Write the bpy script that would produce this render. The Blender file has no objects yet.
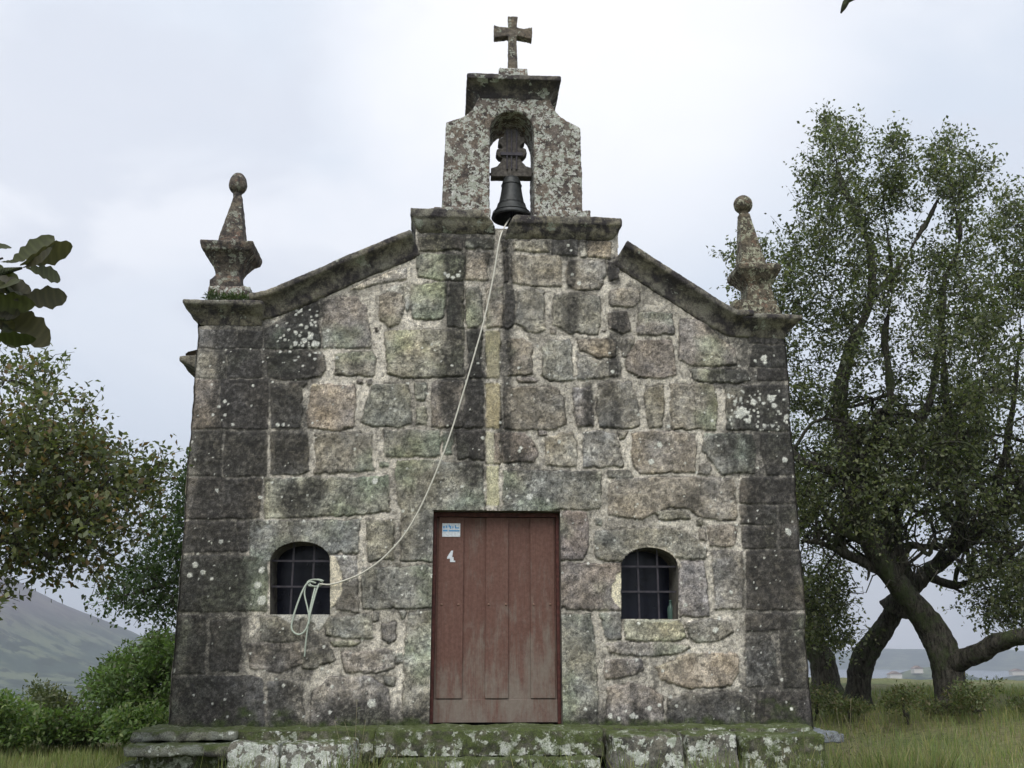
import bpy, bmesh, math, random
import numpy as np
from mathutils import Vector, Matrix
random.seed(7); rng = np.random.default_rng(11)
S = bpy.context.scene; COL = S.collection
R = math.radians
# ------------------------------------------------------------------ camera
PSI, TH = R(3.5), R(14.9)
C = np.array([-0.4239, -10.534, 0.724])
F = 1000.0
RT = np.array([math.cos(PSI), -math.sin(PSI), 0.0])
FW = np.array([math.sin(PSI)*math.cos(TH), math.cos(PSI)*math.cos(TH), math.sin(TH)])
UP = np.array([-math.sin(PSI)*math.sin(TH), -math.cos(PSI)*math.sin(TH), math.cos(TH)])
def ray(px, py): return RT*(px-512)/F + UP*(384-py)/F + FW
def at(px, py, Y=0.0):
    """point of the plane y=Y seen at a pixel of the photograph"""
    d = ray(px, py); t = (Y-C[1])/d[1]; return C + d*t
def fx(px, py, Y=0.0):
    p = at(px, py, Y); return (p[0], p[2])
cd = bpy.data.cameras.new('camera'); cam = bpy.data.objects.new('camera', cd); COL.objects.link(cam)
cd.sensor_width = 36; cd.lens = 36*F/1024; cd.clip_start = .05; cd.clip_end = 20000
cam.matrix_world = Matrix(((RT[0], UP[0], -FW[0], C[0]), (RT[1], UP[1], -FW[1], C[1]), (RT[2], UP[2], -FW[2], C[2]), (0, 0, 0, 1)))
S.camera = cam
# ------------------------------------------------------------------ render look
S.view_settings.view_transform = 'Standard'; S.view_settings.look = 'None'
S.view_settings.exposure = 0.82; S.view_settings.gamma = 1
# ------------------------------------------------------------------ tagging
def tag(o, label=None, cat=None, group=None, kind=None):
    if label: o['label'] = label
    if cat: o['category'] = cat
    if group: o['group'] = group
    if kind: o['kind'] = kind
    return o
def thing(name, label, cat, loc=(0, 0, 0), group=None):
    o = bpy.data.objects.new(name, None); COL.objects.link(o); o.location = loc
    o.empty_display_size = .2
    return tag(o, label, cat, group)
def mesh_np(name, V, Fc, mat=None, parent=None, smooth=False, cols=None, off=None):
    V = np.asarray(V, dtype=np.float64)
    if off is not None: V = V - np.array(off)
    me = bpy.data.meshes.new(name)
    if isinstance(Fc, np.ndarray):
        n, k = Fc.shape
        me.vertices.add(len(V)); me.vertices.foreach_set('co', V.astype(np.float32).ravel())
        me.loops.add(n*k); me.loops.foreach_set('vertex_index', Fc.astype(np.int32).ravel())
        me.polygons.add(n)
        me.polygons.foreach_set('loop_start', np.arange(0, n*k, k, dtype=np.int32))
        me.update(calc_edges=True)
    else:
        me.from_pydata([tuple(v) for v in V], [], [tuple(int(i) for i in f) for f in Fc]); me.update()
    if smooth: me.polygons.foreach_set('use_smooth', np.ones(len(me.polygons), dtype=bool))
    if cols is not None:
        a = me.color_attributes.new('Col', 'FLOAT_COLOR', 'POINT')
        c = np.ones((len(V), 4), dtype=np.float32); c[:, :3] = cols
        a.data.foreach_set('color', c.ravel())
    if mat: me.materials.append(mat)
    o = bpy.data.objects.new(name, me); COL.objects.link(o)
    if parent is not None: o.parent = parent
    return o
class MB:
    def __init__(s): s.V = []; s.F = []
    def add(s, V, Fc):
        n = len(s.V); s.V += [tuple(v) for v in V]; s.F += [tuple(i+n for i in f) for f in Fc]
    def box(s, a, b):
        (x0, y0, z0), (x1, y1, z1) = a, b
        s.rings([(x0, x1, y0, y1, z0), (x0, x1, y0, y1, z1)])
    def rings(s, rs):
        """closed stack of axis-aligned rectangles (x0,x1,y0,y1,z)"""
        V = []; Fc = []
        for (x0, x1, y0, y1, z) in rs: V += [(x0, y0, z), (x1, y0, z), (x1, y1, z), (x0, y1, z)]
        for i in range(len(rs)-1):
            for k in range(4):
                a = 4*i+k; b = 4*i+(k+1) % 4; Fc.append((a, b, b+4, a+4))
        Fc.append((3, 2, 1, 0)); n = 4*(len(rs)-1); Fc.append((n, n+1, n+2, n+3))
        s.add(V, Fc)
    def prism(s, poly, y0, y1):
        """poly in (x,z), counter-clockwise seen from the front, extruded y0..y1"""
        n = len(poly)
        V = [(x, y0, z) for x, z in poly]+[(x, y1, z) for x, z in poly]
        Fc = [tuple(range(n)), tuple(range(2*n-1, n-1, -1))]
        for k in range(n):
            j = (k+1) % n; Fc.append((k, k+n, j+n, j))
        s.add(V, Fc)
    def lathe(s, cx, cy, prof, n=28):
        V = []; Fc = []
        for r, z in prof:
            for k in range(n):
                t = 2*math.pi*k/n; V.append((cx+r*math.cos(t), cy+r*math.sin(t), z))
        for i in range(len(prof)-1):
            for k in range(n):
                a = i*n+k; b = i*n+(k+1) % n; Fc.append((a, b, b+n, a+n))
        Fc.append(tuple(range(n-1, -1, -1))); Fc.append(tuple(range(n*(len(prof)-1), n*len(prof))))
        s.add(V, Fc)
    def tube(s, pts, rad, n=6):
        P = [Vector(p) for p in pts]; m = len(P)
        if not hasattr(rad, '__len__'): rad = [rad]*m
        V = []; Fc = []; pu = None
        for i in range(m):
            t = (P[min(i+1, m-1)]-P[max(i-1, 0)])
            if t.length < 1e-9: t = Vector((0, 0, 1))
            t.normalize()
            if pu is None:
                pu = t.cross(Vector((0, 1, .13))); 
                if pu.length < .1: pu = t.cross(Vector((1, 0, 0)))
            pu = (pu - t*pu.dot(t)).normalized(); w = t.cross(pu)
            for k in range(n):
                a = 2*math.pi*k/n; V.append(P[i]+(pu*math.cos(a)+w*math.sin(a))*rad[i])
        for i in range(m-1):
            for k in range(n):
                a = i*n+k; b = i*n+(k+1) % n; Fc.append((a, b, b+n, a+n))
        Fc.append(tuple(range(n-1, -1, -1))); Fc.append(tuple(range((m-1)*n, m*n)))
        s.add(V, Fc)
    def build(s, name, mat, parent=None, off=None, smooth=False, bevel=0, bseg=2):
        o = mesh_np(name, s.V, s.F, mat, parent, smooth, off=off)
        bm = bmesh.new(); bm.from_mesh(o.data); bmesh.ops.recalc_face_normals(bm, faces=bm.faces); bm.to_mesh(o.data); bm.free()
        if bevel:
            b = o.modifiers.new('bevel', 'BEVEL'); b.width = bevel; b.segments = bseg; b.limit_method = 'ANGLE'
        return o
TEX = {}
def clouds(sz, depth=3):
    k = (sz, depth)
    if k not in TEX:
        t = bpy.data.textures.new('clouds', 'CLOUDS'); t.noise_scale = sz; t.noise_depth = depth; TEX[k] = t
    return TEX[k]
def rock(o, vox=.02, d1=.02, s1=.25, d2=.012, s2=.05):
    """weather a closed solid: voxel remesh and two displacements"""
    m = o.modifiers.new('remesh', 'REMESH'); m.mode = 'VOXEL'; m.voxel_size = vox; m.use_smooth_shade = True
    m = o.modifiers.new('soften', 'SMOOTH'); m.factor = .5; m.iterations = 2
    for st, sc in ((d1, s1), (d2, s2)):
        m = o.modifiers.new('weather', 'DISPLACE'); m.texture = clouds(sc); m.strength = st; m.mid_level = .5; m.texture_coords = 'LOCAL'
    return o
# ------------------------------------------------------------------ numpy noise
_P = rng.random((257, 257))
def vn(x, y):
    xi = np.floor(x).astype(int); yi = np.floor(y).astype(int); u = x-xi; v = y-yi
    u = u*u*(3-2*u); v = v*v*(3-2*v); xi &= 255; yi &= 255
    a = _P[xi, yi]; b = _P[xi+1, yi]; c = _P[xi, yi+1]; d = _P[xi+1, yi+1]
    return a*(1-u)*(1-v)+b*u*(1-v)+c*(1-u)*v+d*u*v
def fbm(x, y, f, o=4, g=.55, sx=0):
    s = 0; a = 1; t = 0
    for i in range(o):
        s = s+a*vn(x*f+17.3*i+sx, y*f+9.1*i+sx*1.7); t += a; a *= g; f *= 2.03
    return s/t
def sst(a, b, x):
    t = np.clip((x-a)/(b-a), 0, 1); return t*t*(3-2*t)
def sdpoly(P, x, y):
    """signed distance to polygon, negative inside"""
    P = np.asarray(P); n = len(P); d = np.full(x.shape, 1e9); ins = np.zeros(x.shape, bool)
    for i in range(n):
        ax, ay = P[i]; bx, by = P[(i+1) % n]; ex, ey = bx-ax, by-ay
        L = ex*ex+ey*ey+1e-12
        t = np.clip(((x-ax)*ex+(y-ay)*ey)/L, 0, 1)
        d = np.minimum(d, (x-ax-t*ex)**2+(y-ay-t*ey)**2)
        c = ((ay > y) != (by > y)); 
        with np.errstate(divide='ignore', invalid='ignore'):
            xx = ax+(y-ay)*ex/(ey if abs(ey) > 1e-9 else 1e-9)
        ins ^= (c & (x < xx))
    d = np.sqrt(d); return np.where(ins, -d, d)
# ------------------------------------------------------------------ shader helpers
def newmat(name):
    m = bpy.data.materials.new(name); m.use_nodes = True; nt = m.node_tree; nt.nodes.clear()
    out = nt.nodes.new('ShaderNodeOutputMaterial'); return m, nt, out
class N:
    def __init__(s, nt): s.nt = nt
    def n(s, t, ins=None, **kw):
        nd = s.nt.nodes.new(t)
        for k, v in kw.items(): setattr(nd, k, v)
        for k, v in (ins or {}).items():
            if isinstance(v, bpy.types.NodeSocket): s.nt.links.new(v, nd.inputs[k])
            else: nd.inputs[k].default_value = v
        return nd
    def noise(s, vec, scale, detail=4, rough=.6, dist=0):
        return s.n('ShaderNodeTexNoise', {'Vector': vec, 'Scale': scale, 'Detail': detail, 'Roughness': rough, 'Distortion': dist}).outputs['Fac']
    def mr(s, v, a, b, c=0., d=1., smooth=True):
        return s.n('ShaderNodeMapRange', {'Value': v, 'From Min': a, 'From Max': b, 'To Min': c, 'To Max': d}, interpolation_type='SMOOTHSTEP' if smooth else 'LINEAR').outputs[0]
    def mix(s, f, a, b, t='MIX'):
        nd = s.n('ShaderNodeMix', data_type='RGBA', blend_type=t)
        for k, v in ((0, f), (6, a), (7, b)):
            if isinstance(v, bpy.types.NodeSocket): s.nt.links.new(v, nd.inputs[k])
            else: nd.inputs[k].default_value = v if k == 0 else (v[0], v[1], v[2], 1)
        return nd.outputs[2]
    def math(s, op, a, b=0.5):
        return s.n('ShaderNodeMath', {0: a, 1: b}, operation=op).outputs[0]
    def bsdf(s, col, rough=.9, bump=None, bs=.3, bd=.01, metal=0, spec=.3):
        d = {'Base Color': col if isinstance(col, bpy.types.NodeSocket) else (*col, 1), 'Roughness': rough, 'Metallic': metal, 'Specular IOR Level': spec}
        if bump is not None:
            d['Normal'] = s.n('ShaderNodeBump', {'Height': bump, 'Strength': bs, 'Distance': bd}).outputs[0]
        return s.n('ShaderNodeBsdfPrincipled', d).outputs[0]
def granite(name, base=(.20, .175, .15), dark=(.045, .04, .042), lich=(.42, .43, .40), ldens=.5, ddens=.5, moss=0., mosscol=(.055, .075, .022), orange=.0, scl=1.):
    m, nt, out = newmat(name); g = N(nt)
    co = g.n('ShaderNodeTexCoord').outputs['Object']
    n1 = g.noise(co, 3*scl, 5); n2 = g.noise(co, 90, 3, .7); n3 = g.noise(co, 14*scl, 5, .65); n4 = g.noise(co, 6*scl, 6, .65, .4)
    c = g.mix(g.mr(n1, .35, .65), base, (base[0]*1.25, base[1]*1.18, base[2]*1.05))
    if orange: c = g.mix(g.math('MULTIPLY', g.mr(g.noise(co, 9, 4), .55, .62), orange), c, (.30, .15, .10))
    n5 = g.noise(co, 30*scl, 4, .7); c = g.mix(g.mr(g.math('ADD', n4, g.math('MULTIPLY', g.math('SUBTRACT', n5, .5), .35)), .56-.3*ddens, .84-.3*ddens), c, dark)
    # crusty lichen: voronoi cells gated by noise
    vo = g.n('ShaderNodeTexVoronoi', {'Vector': g.mix(.12, co, g.n('ShaderNodeTexNoise', {'Vector': co, 'Scale': 22.}).outputs['Color']), 'Scale': 13.*scl}, feature='F1').outputs['Distance']
    lm = g.math('SUBTRACT', g.mr(g.noise(co, 5*scl, 5, .65), .75-.42*ldens, .85-.42*ldens, 0, .62, False), g.math('MULTIPLY', vo, 1.))
    lm = g.mr(g.math('ADD', lm, g.math('MULTIPLY', g.math('SUBTRACT', n3, .5), .5)), -.05, .10)
    lc = g.mix(g.mr(n3, .35, .65), lich, (lich[0]*.62, lich[1]*.66, lich[2]*.58))
    c = g.mix(lm, c, lc)
    if moss:
        nz = g.n('ShaderNodeSeparateXYZ', {0: g.n('ShaderNodeNewGeometry').outputs['Normal']}).outputs[2]
        mm = g.math('MULTIPLY', g.mr(g.math('ADD', g.math('MULTIPLY', nz, .26), g.noise(co, 6, 6, .75)), .80-.4*moss, 1.06-.4*moss), g.mr(g.noise(co, 24, 4, .7), .25, .5, .35, .95))
        c = g.mix(mm, c, g.mix(n3, (mosscol[0]*.6, mosscol[1]*.6, mosscol[2]*.6), (mosscol[0]*1.6, mosscol[1]*1.5, mosscol[2]*1.5)))
    c = g.mix(1., c, g.mix(g.mr(n2, .3, .7), (.62, .62, .62), (1.38, 1.38, 1.38)), 'MULTIPLY')
    b = g.math('ADD', g.math('MULTIPLY', n2, .6), n3)
    nt.links.new(g.bsdf(c, .93, b, .55, .012), out.inputs[0]); return m
def attrmat(name, fine=1.0, bumpd=.006):
    m, nt, out = newmat(name); g = N(nt)
    co = g.n('ShaderNodeTexCoord').outputs['Object']
    c = g.n('ShaderNodeVertexColor', layer_name='Col').outputs[0]
    n2 = g.noise(co, 110, 3, .8); n3 = g.noise(co, 24, 5, .7)
    c = g.mix(1., c, g.mix(g.mr(n2, .32, .68), (.45, .45, .45), (1.62, 1.6, 1.56)), 'MULTIPLY')
    c = g.mix(1., c, g.mix(g.mr(n3, .3, .7), (.74, .75, .78), (1.26, 1.25, 1.22)), 'MULTIPLY')
    nt.links.new(g.bsdf(c, .93, g.math('ADD', n2, n3), .6*fine, bumpd), out.inputs[0]); return m
def plain(name, col, rough=.8, metal=0., var=.25, sc=20, bs=.2):
    m, nt, out = newmat(name); g = N(nt); co = g.n('ShaderNodeTexCoord').outputs['Object']
    n = g.noise(co, sc, 4); a = [x*(1-var) for x in col]; b = [x*(1+var) for x in col]
    nt.links.new(g.bsdf(g.mix(g.mr(n, .3, .7), a, b), rough, n, bs, .004, metal), out.inputs[0]); return m
def leafmat(name, transl=.35, rough=.5):
    m, nt, out = newmat(name); g = N(nt)
    c = g.n('ShaderNodeVertexColor', layer_name='Col').outputs[0]
    a = g.bsdf(c, rough, spec=.35)
    t = g.n('ShaderNodeBsdfTranslucent', {'Color': g.mix(1., c, (1.5, 1.7, .8), 'MULTIPLY')}).outputs[0]
    mx = g.n('ShaderNodeMixShader', {0: transl, 1: a, 2: t}).outputs[0]
    nt.links.new(mx, out.inputs[0]); return m
M = {}
M['masonry'] = attrmat('masonry')
M['cornice'] = granite('cornice_stone', base=(.22, .21, .17), lich=(.34, .35, .31), ldens=.5, ddens=.72)
M['rake'] = granite('raking_cornice_stone', base=(.22, .21, .175), lich=(.34, .34, .30), ldens=.42, ddens=.78, scl=.8)
M['belfry'] = granite('belfry_granite', base=(.17, .145, .125), dark=(.05, .043, .042), lich=(.50, .50, .465), ldens=.84, ddens=.62, orange=.3, scl=1.8)
M['cap'] = granite('belfry_cap_stone', base=(.15, .14, .12), ldens=.55, ddens=.85)
M['pinnacle'] = granite('pinnacle_granite', base=(.14, .122, .10), dark=(.045, .04, .038), lich=(.30, .30, .26), ldens=.6, ddens=.75, orange=.35, scl=2.2)
M['pinnacle2'] = granite('lichened_pinnacle_granite', base=(.14, .12, .09), dark=(.05, .045, .035), lich=(.36, .35, .27), ldens=.72, ddens=.72, orange=.4, scl=2.4)
M['cross'] = granite('cross_stone', base=(.15, .13, .105), lich=(.34, .35, .30), ldens=.6, ddens=.55, scl=1.8)
M['step'] = granite('mossy_step_stone', base=(.13, .125, .10), dark=(.04, .04, .03), lich=(.62, .63, .58), ldens=.74, ddens=.75, moss=1.02)
M['block'] = granite('lichened_block_stone', base=(.17, .165, .145), dark=(.05, .05, .045), lich=(.64, .65, .62), ldens=1.0, ddens=.5, moss=.55)
M['block2'] = granite('kerb_stone', base=(.17, .165, .145), dark=(.045, .045, .04), lich=(.6, .61, .57), ldens=.80, ddens=.6, moss=.75)
M['slab'] = granite('weathered_slab_stone', base=(.19, .20, .17), lich=(.6, .61, .56), ldens=.55, ddens=.45, moss=.7)
M['blueslab'] = granite('bluish_slab_stone', base=(.16, .18, .20), lich=(.5, .52, .52), ldens=.3, ddens=.3, moss=.25)
M['reveal'] = granite('reveal_stone', base=(.16, .15, .13), ldens=.2, ddens=.5)
M['rust'] = plain('rusty_rivet', (.20, .12, .09), .7)
M['iron'] = plain('grille_iron', (.055, .05, .06), .6, .3)
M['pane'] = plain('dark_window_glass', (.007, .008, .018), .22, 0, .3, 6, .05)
M['bronze'] = plain('bell_bronze', (.045, .048, .048), .5, .35, .35, 12)
M['oldwood'] = plain('yoke_wood', (.10, .09, .08), .9, 0, .4, 30, .5)
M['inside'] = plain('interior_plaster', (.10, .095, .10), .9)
M['cream'] = plain('cream_render_patch', (.62, .55, .38), .9, 0, .08, 8)
M['white'] = plain('white_limewash', (.62, .61, .57), .9, 0, .15, 25)
M['rope'] = plain('rope_fibre', (.62, .60, .52), .9, 0, .25, 150, .6)
M['greenrope'] = plain('green_rope_fibre', (.42, .47, .40), .9, 0, .25, 150, .6)
M['leaf'] = leafmat('oak_leaves'); M['bark'] = granite('oak_bark', base=(.075, .065, .05), dark=(.03, .03, .024), lich=(.17, .19, .14), ldens=.72, ddens=.6, moss=.8, mosscol=(.045, .058, .028), scl=1.6)
def barkmat():
    m, nt, out = newmat('oak_bark'); g = N(nt); co = g.n('ShaderNodeTexCoord').outputs['Object']
    st = g.n('ShaderNodeMapping', {0: co, 'Scale': (1., 1., .28)}).outputs[0]
    f1 = g.noise(st, 22, 5, .7, .6); n1 = g.noise(co, 2.2, 5, .6); n2 = g.noise(co, 11, 5, .75)
    c = g.mix(g.mr(f1, .35, .62), (.018, .016, .013), (.085, .078, .062)); c = g.mix(g.mr(n2, .56, .70, 0, .8), c, (.15, .165, .125))
    c = g.mix(g.mr(g.math('ADD', n1, g.math('MULTIPLY', g.math('SUBTRACT', n2, .5), .7)), .46, .66, 0, .85), c, g.mix(n2, (.03, .042, .016), (.075, .095, .04)))
    nt.links.new(g.bsdf(c, .95, g.math('ADD', f1, g.math('MULTIPLY', n2, .4)), 1., .05), out.inputs[0]); return m
M['bark'] = barkmat()
M['blade'] = leafmat('grass_blades', .3, .6)
# ------------------------------------------------------------------ WORLD + SUN
SUN_EL, SUN_AZ = R(52), R(195)        # azimuth from +Y clockwise: behind the camera, slightly left
w = bpy.data.worlds.new('World'); S.world = w; w.use_nodes = True; nt = w.node_tree; nt.nodes.clear(); g = N(nt)
sky = g.n('ShaderNodeTexSky', sky_type='NISHITA'); sky.sun_disc = False; sky.sun_elevation = SUN_EL; sky.sun_rotation = SUN_AZ
sky.air_density = 1.0; sky.dust_density = 2.0; sky.altitude = 50
co = g.n('ShaderNodeTexCoord').outputs['Generated']
mp = g.n('ShaderNodeMapping', {0: co, 'Scale': (1., 1., 1.9), 'Location': (.31, .2, .1)}).outputs[0]
c1 = g.noise(mp, 2.1, 6, .5, .5); c2 = g.noise(mp, 4.6, 5, .5, .4)
cl = g.mix(g.mr(c1, .36, .66), (4.9, 5.3, 5.9), (6.3, 6.4, 6.7))
cl = g.mix(g.mr(c2, .50, .64, 0, .7), cl, (5.0, 5.2, 5.7))
# brighter cloud where the veiled sun-lit gap is (above the belfry)
dt = g.n('ShaderNodeVectorMath', {0: g.n('ShaderNodeVectorMath', {0: co}, operation='NORMALIZE').outputs[0], 1: tuple(np.array(ray(600, 20))/np.linalg.norm(ray(600, 20)))}, operation='DOT_PRODUCT').outputs['Value']
cl = g.mix(g.mr(dt, .955, 1., 0, .75), cl, (7.6, 7.5, 7.5))
full = g.mix(.12, cl, sky.outputs[0])
bg = g.n('ShaderNodeBackground', {'Color': full, 'Strength': .1}).outputs[0]
o_ = nt.nodes.new('ShaderNodeOutputWorld'); nt.links.new(bg, o_.inputs[0])
sl = bpy.data.lights.new('sun', 'SUN'); sl.energy = 1.5; sl.angle = R(40); sl.color = (1, .97, .92)
so = bpy.data.objects.new('sun', sl); COL.objects.link(so)
sd = Vector((math.sin(SUN_AZ)*math.cos(SUN_EL), math.cos(SUN_AZ)*math.cos(SUN_EL), math.sin(SUN_EL)))
so.rotation_euler = sd.to_track_quat('Z', 'Y').to_euler()
# ------------------------------------------------------------------ MASONRY
TON = dict(g=(.205, .205, .16), b=(.225, .18, .13), o=(.31, .255, .165), p=(.23, .19, .16), n=(.205, .19, .17), d=(.13, .118, .108), k=(.105, .099, .092), w=(.34, .31, .25), y=(.24, .235, .13))
for _k in TON:
    _t = np.array(TON[_k]); TON[_k] = tuple((_t*.36+_t.mean()*.64*np.array([1.05, 1.0, .90]))*1.25)
STONES = """n 200,330 236,330 236,348 199,348
g 199,350 226,350 225,378 198,378
k 228,350 261,350 262,378 228,378
k 238,331 262,331 262,348 237,348
k 264,330 300,310 318,302 320,348 264,348
n 322,303 340,296 358,296 366,308 372,340 370,348 322,348
k 266,353 300,351 324,354 327,370 322,376 285,380 268,377
g 334,353 372,351 376,358 374,376 350,377 333,375
d 289,382 306,382 304,387 290,387
o 312,384 354,384 356,400 353,428 340,430 308,428 307,405
b 198,380 218,380 220,429 194,429
k 221,380 268,380 268,429 221,429
d 271,388 300,384 303,410 300,428 271,428
d 193,432 222,432 221,476 191,476
k 225,432 267,432 266,476 224,476
d 271,432 308,432 309,470 300,474 271,474
k 190,479 262,479 260,518 187,519
g 265,478 388,476 390,512 345,515 265,518
g 315,433 372,433 374,470 350,473 315,473
g 373,386 385,384 407,383 411,400 411,423 400,427 370,426 362,422 367,400
g 415,383 426,383 425,401 416,400
g 417,407 427,407 427,425 416,425
y 385,332 425,329 464,331 464,376 400,378 388,374
d 467,331 482,330 482,378 467,378
g 417,254 450,254 464,256 464,280 440,281 418,276
b 418,236 452,236 462,238 462,250 420,251
g 465,238 494,238 494,249 465,249
b 466,252 490,252 488,280 466,280
g 411,284 447,283 446,300 443,318 430,320 411,320
k 450,283 464,283 464,329 447,326
g 467,288 478,286 482,300 482,322 475,328 467,328
b 380,296 390,292 402,293 404,310 400,324 390,327 380,320 379,305
w 350,290 380,283 406,278 406,268 375,278
w 386,290 408,282 409,300 408,312 405,296
d 375,327 379,327 380,332 376,333
d 356,381 361,380 362,384 357,384
d 366,381 372,380 372,384 367,385
p 433,381 463,381 462,427 431,427
k 465,381 483,381 483,427 464,428
o 486,285 503,285 503,327 486,328
o 485,331 500,331 500,378 485,378
o 486,383 500,383 500,428 486,428
w 486,433 493,433 493,463 486,463
w 486,467 498,467 498,504 486,504
b 494,433 500,433 500,464 494,464
b 500,240 508,240 508,252 500,252
o 512,240 547,240 549,252 512,252
k 552,240 577,240 577,256 552,254
o 588,241 611,242 611,258 588,257
w 580,240 586,240 586,257 580,257
p 511,254 560,256 561,286 536,286 511,283
b 503,254 509,254 509,283 503,283
g 567,261 605,260 606,275 600,290 575,290 567,285
k 608,262 620,266 620,281 609,281
p 610,291 618,288 640,290 640,300 633,307 611,306
g 516,290 528,287 545,292 546,330 538,334 527,332 516,324
n 554,294 575,293 600,296 600,325 597,334 570,334 552,325
d 505,290 514,289 514,325 508,329 505,328
n 549,327 555,328 556,335 550,335
d 608,314 626,312 630,330 622,334 608,330
n 601,329 606,329 606,334 601,334
n 637,314 650,311 672,314 674,335 636,335
b 507,341 520,338 531,345 533,365 532,376 508,376
g 541,346 550,339 570,338 572,348 572,380 550,381 541,375
b 577,340 612,338 617,345 616,357 600,358 580,349
n 577,353 600,361 620,362 620,375 600,379 577,379
n 621,339 634,338 630,352 624,357 620,350
b 638,341 672,340 675,360 675,375 668,379 636,379 625,370 627,355
p 680,321 690,317 703,320 720,338 735,350 738,365 690,366 679,360
g 688,369 745,370 750,380 740,383 695,381
k 752,346 783,346 784,367 750,367
k 758,369 784,369 784,380 757,380
k 746,330 784,330 784,344 749,344
b 670,384 714,384 717,395 716,430 672,431 670,410
d 725,387 788,384 790,430 726,430
b 644,385 664,384 664,400 662,426 650,429 646,415
n 596,384 610,381 632,381 636,400 639,425 625,430 598,428
n 572,388 590,386 593,400 594,427 578,427 575,410
b 504,387 520,385 558,387 563,400 566,425 555,430 520,430 504,428
n 515,378 534,378 537,382 517,383
p 501,433 525,433 534,440 538,455 534,463 502,463
o 545,438 560,433 572,434 577,445 576,466 545,466
n 583,433 600,431 615,434 620,442 622,466 584,467
b 631,433 660,431 696,434 697,450 695,472 640,473 632,465
p 537,430 546,430 547,436 539,437
g 617,431 628,431 626,438 620,441
n 702,434 752,434 755,445 754,474 722,475 712,462 702,450
n 698,464 708,463 711,470 706,475 698,474
k 761,434 792,432 795,474 768,475 760,450
n 502,470 600,471 600,508 560,510 502,504
g 397,461 430,460 484,463 484,503 435,504 405,504 397,500
g 384,431 440,430 441,438 440,455 430,457 386,456 382,450
g 443,431 453,431 453,456 443,456
d 456,431 484,431 484,460 457,460
g 379,462 388,462 388,467 380,467
p 609,480 650,477 735,478 736,520 702,518 690,510 670,507 640,519 609,515
g 655,512 683,510 690,519 660,520
k 739,478 797,478 799,503 740,503
k 739,506 776,506 776,524 740,524
b 708,527 730,525 737,530 737,545 725,547 709,545
g 696,520 702,520 702,526 697,526
g 699,530 705,529 706,541 700,540
k 742,527 777,527 777,548 742,548
d 780,506 799,506 800,548 781,549
d 607,471 628,470 633,477 620,480 608,478
p 563,512 585,512 589,525 588,545 582,560 563,560
n 595,530 650,528 680,529 695,538 707,550 706,558 679,559 665,556 650,556 621,560 596,560
g 595,519 601,519 601,526 595,526
p 562,563 621,563 621,610 562,610
n 679,562 703,562 708,600 708,617 679,617
n 712,551 743,550 743,610 715,610
k 746,551 802,551 806,610 746,610
y 625,620 680,620 690,640 670,641 625,640
n 600,613 621,612 622,640 606,640
g 562,614 590,613 594,640 597,680 597,724 562,724
p 606,644 660,643 690,646 680,652 655,657 610,652
p 605,660 640,658 643,668 630,676 605,678
o 654,668 680,656 710,651 738,653 739,672 730,686 690,689 660,680
p 607,688 630,683 650,688 662,697 665,722 607,723
d 668,700 690,693 735,692 750,700 752,722 668,723
n 684,622 730,618 733,630 720,641 696,642 688,638
d 745,614 804,614 805,627 745,632
n 744,637 770,636 775,650 778,685 746,686
d 780,631 806,631 811,688 784,688
k 756,692 812,692 813,724 756,724
k 181,522 235,522 237,550 180,553
d 178,556 267,556 267,611 176,612
n 250,521 359,519 359,552 332,553 320,552 300,552 280,552 270,556 268,560 250,555
d 238,522 247,522 247,551 240,551
g 367,520 394,519 394,560 368,561
n 403,510 433,509 433,562 401,561 400,520
g 362,567 432,566 431,608 362,609
n 334,555 357,556 358,612 334,612
d 174,616 206,616 204,674 172,674
k 211,622 240,618 240,650 238,671 210,670
k 171,679 250,676 262,680 265,718 169,718
g 260,617 300,618 300,640 280,642 262,640
n 246,645 300,643 303,662 280,672 250,668
n 268,682 290,680 303,690 303,722 268,722
g 326,617 371,614 373,637 350,639 325,636
n 304,652 330,648 335,660 315,668 302,668
p 342,653 385,649 394,652 394,668 370,674 345,673
n 383,624 397,622 395,640 388,644 382,638
n 396,653 402,653 403,662 397,664
n 384,676 395,677 394,686 386,684
n 312,690 330,677 370,676 388,690 390,710 386,724 308,724
g 410,613 432,611 432,724 402,724 404,690 405,640
y 330,641 360,642 355,646 332,647
n 373,612 378,612 379,620 374,622
n 400,612 406,612 403,619"""
def win_poly(x0, x1, yb, ys, yt):
    """arched opening outline in facade metres, from its pixel edges"""
    a = fx(x0, yb); b = fx(x1, yb); c = fx(x1, ys); d = fx(x0, ys); t = fx((x0+x1)/2, yt)
    hw = (c[0]-d[0])/2; cx = (c[0]+d[0])/2; zs = (c[1]+d[1])/2; h = t[1]-zs
    arc = [(cx+hw*math.cos(u), zs+h*math.sin(u)**.9) for u in np.linspace(0, math.pi, 17)]
    return [a, b]+arc
WL = win_poly(270, 330, 614.5, 562, 541.5); WR = win_poly(621, 678, 619, 568, 547.5)
d0 = fx(433.5, 509.5); d1 = fx(560, 512)
DX0, DX1, DZ = d0[0], d1[0], (d0[1]+d1[1])/2
DOOR = [(DX0, -.12), (DX1, -.12), (DX1, DZ), (DX0, DZ)]
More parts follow.
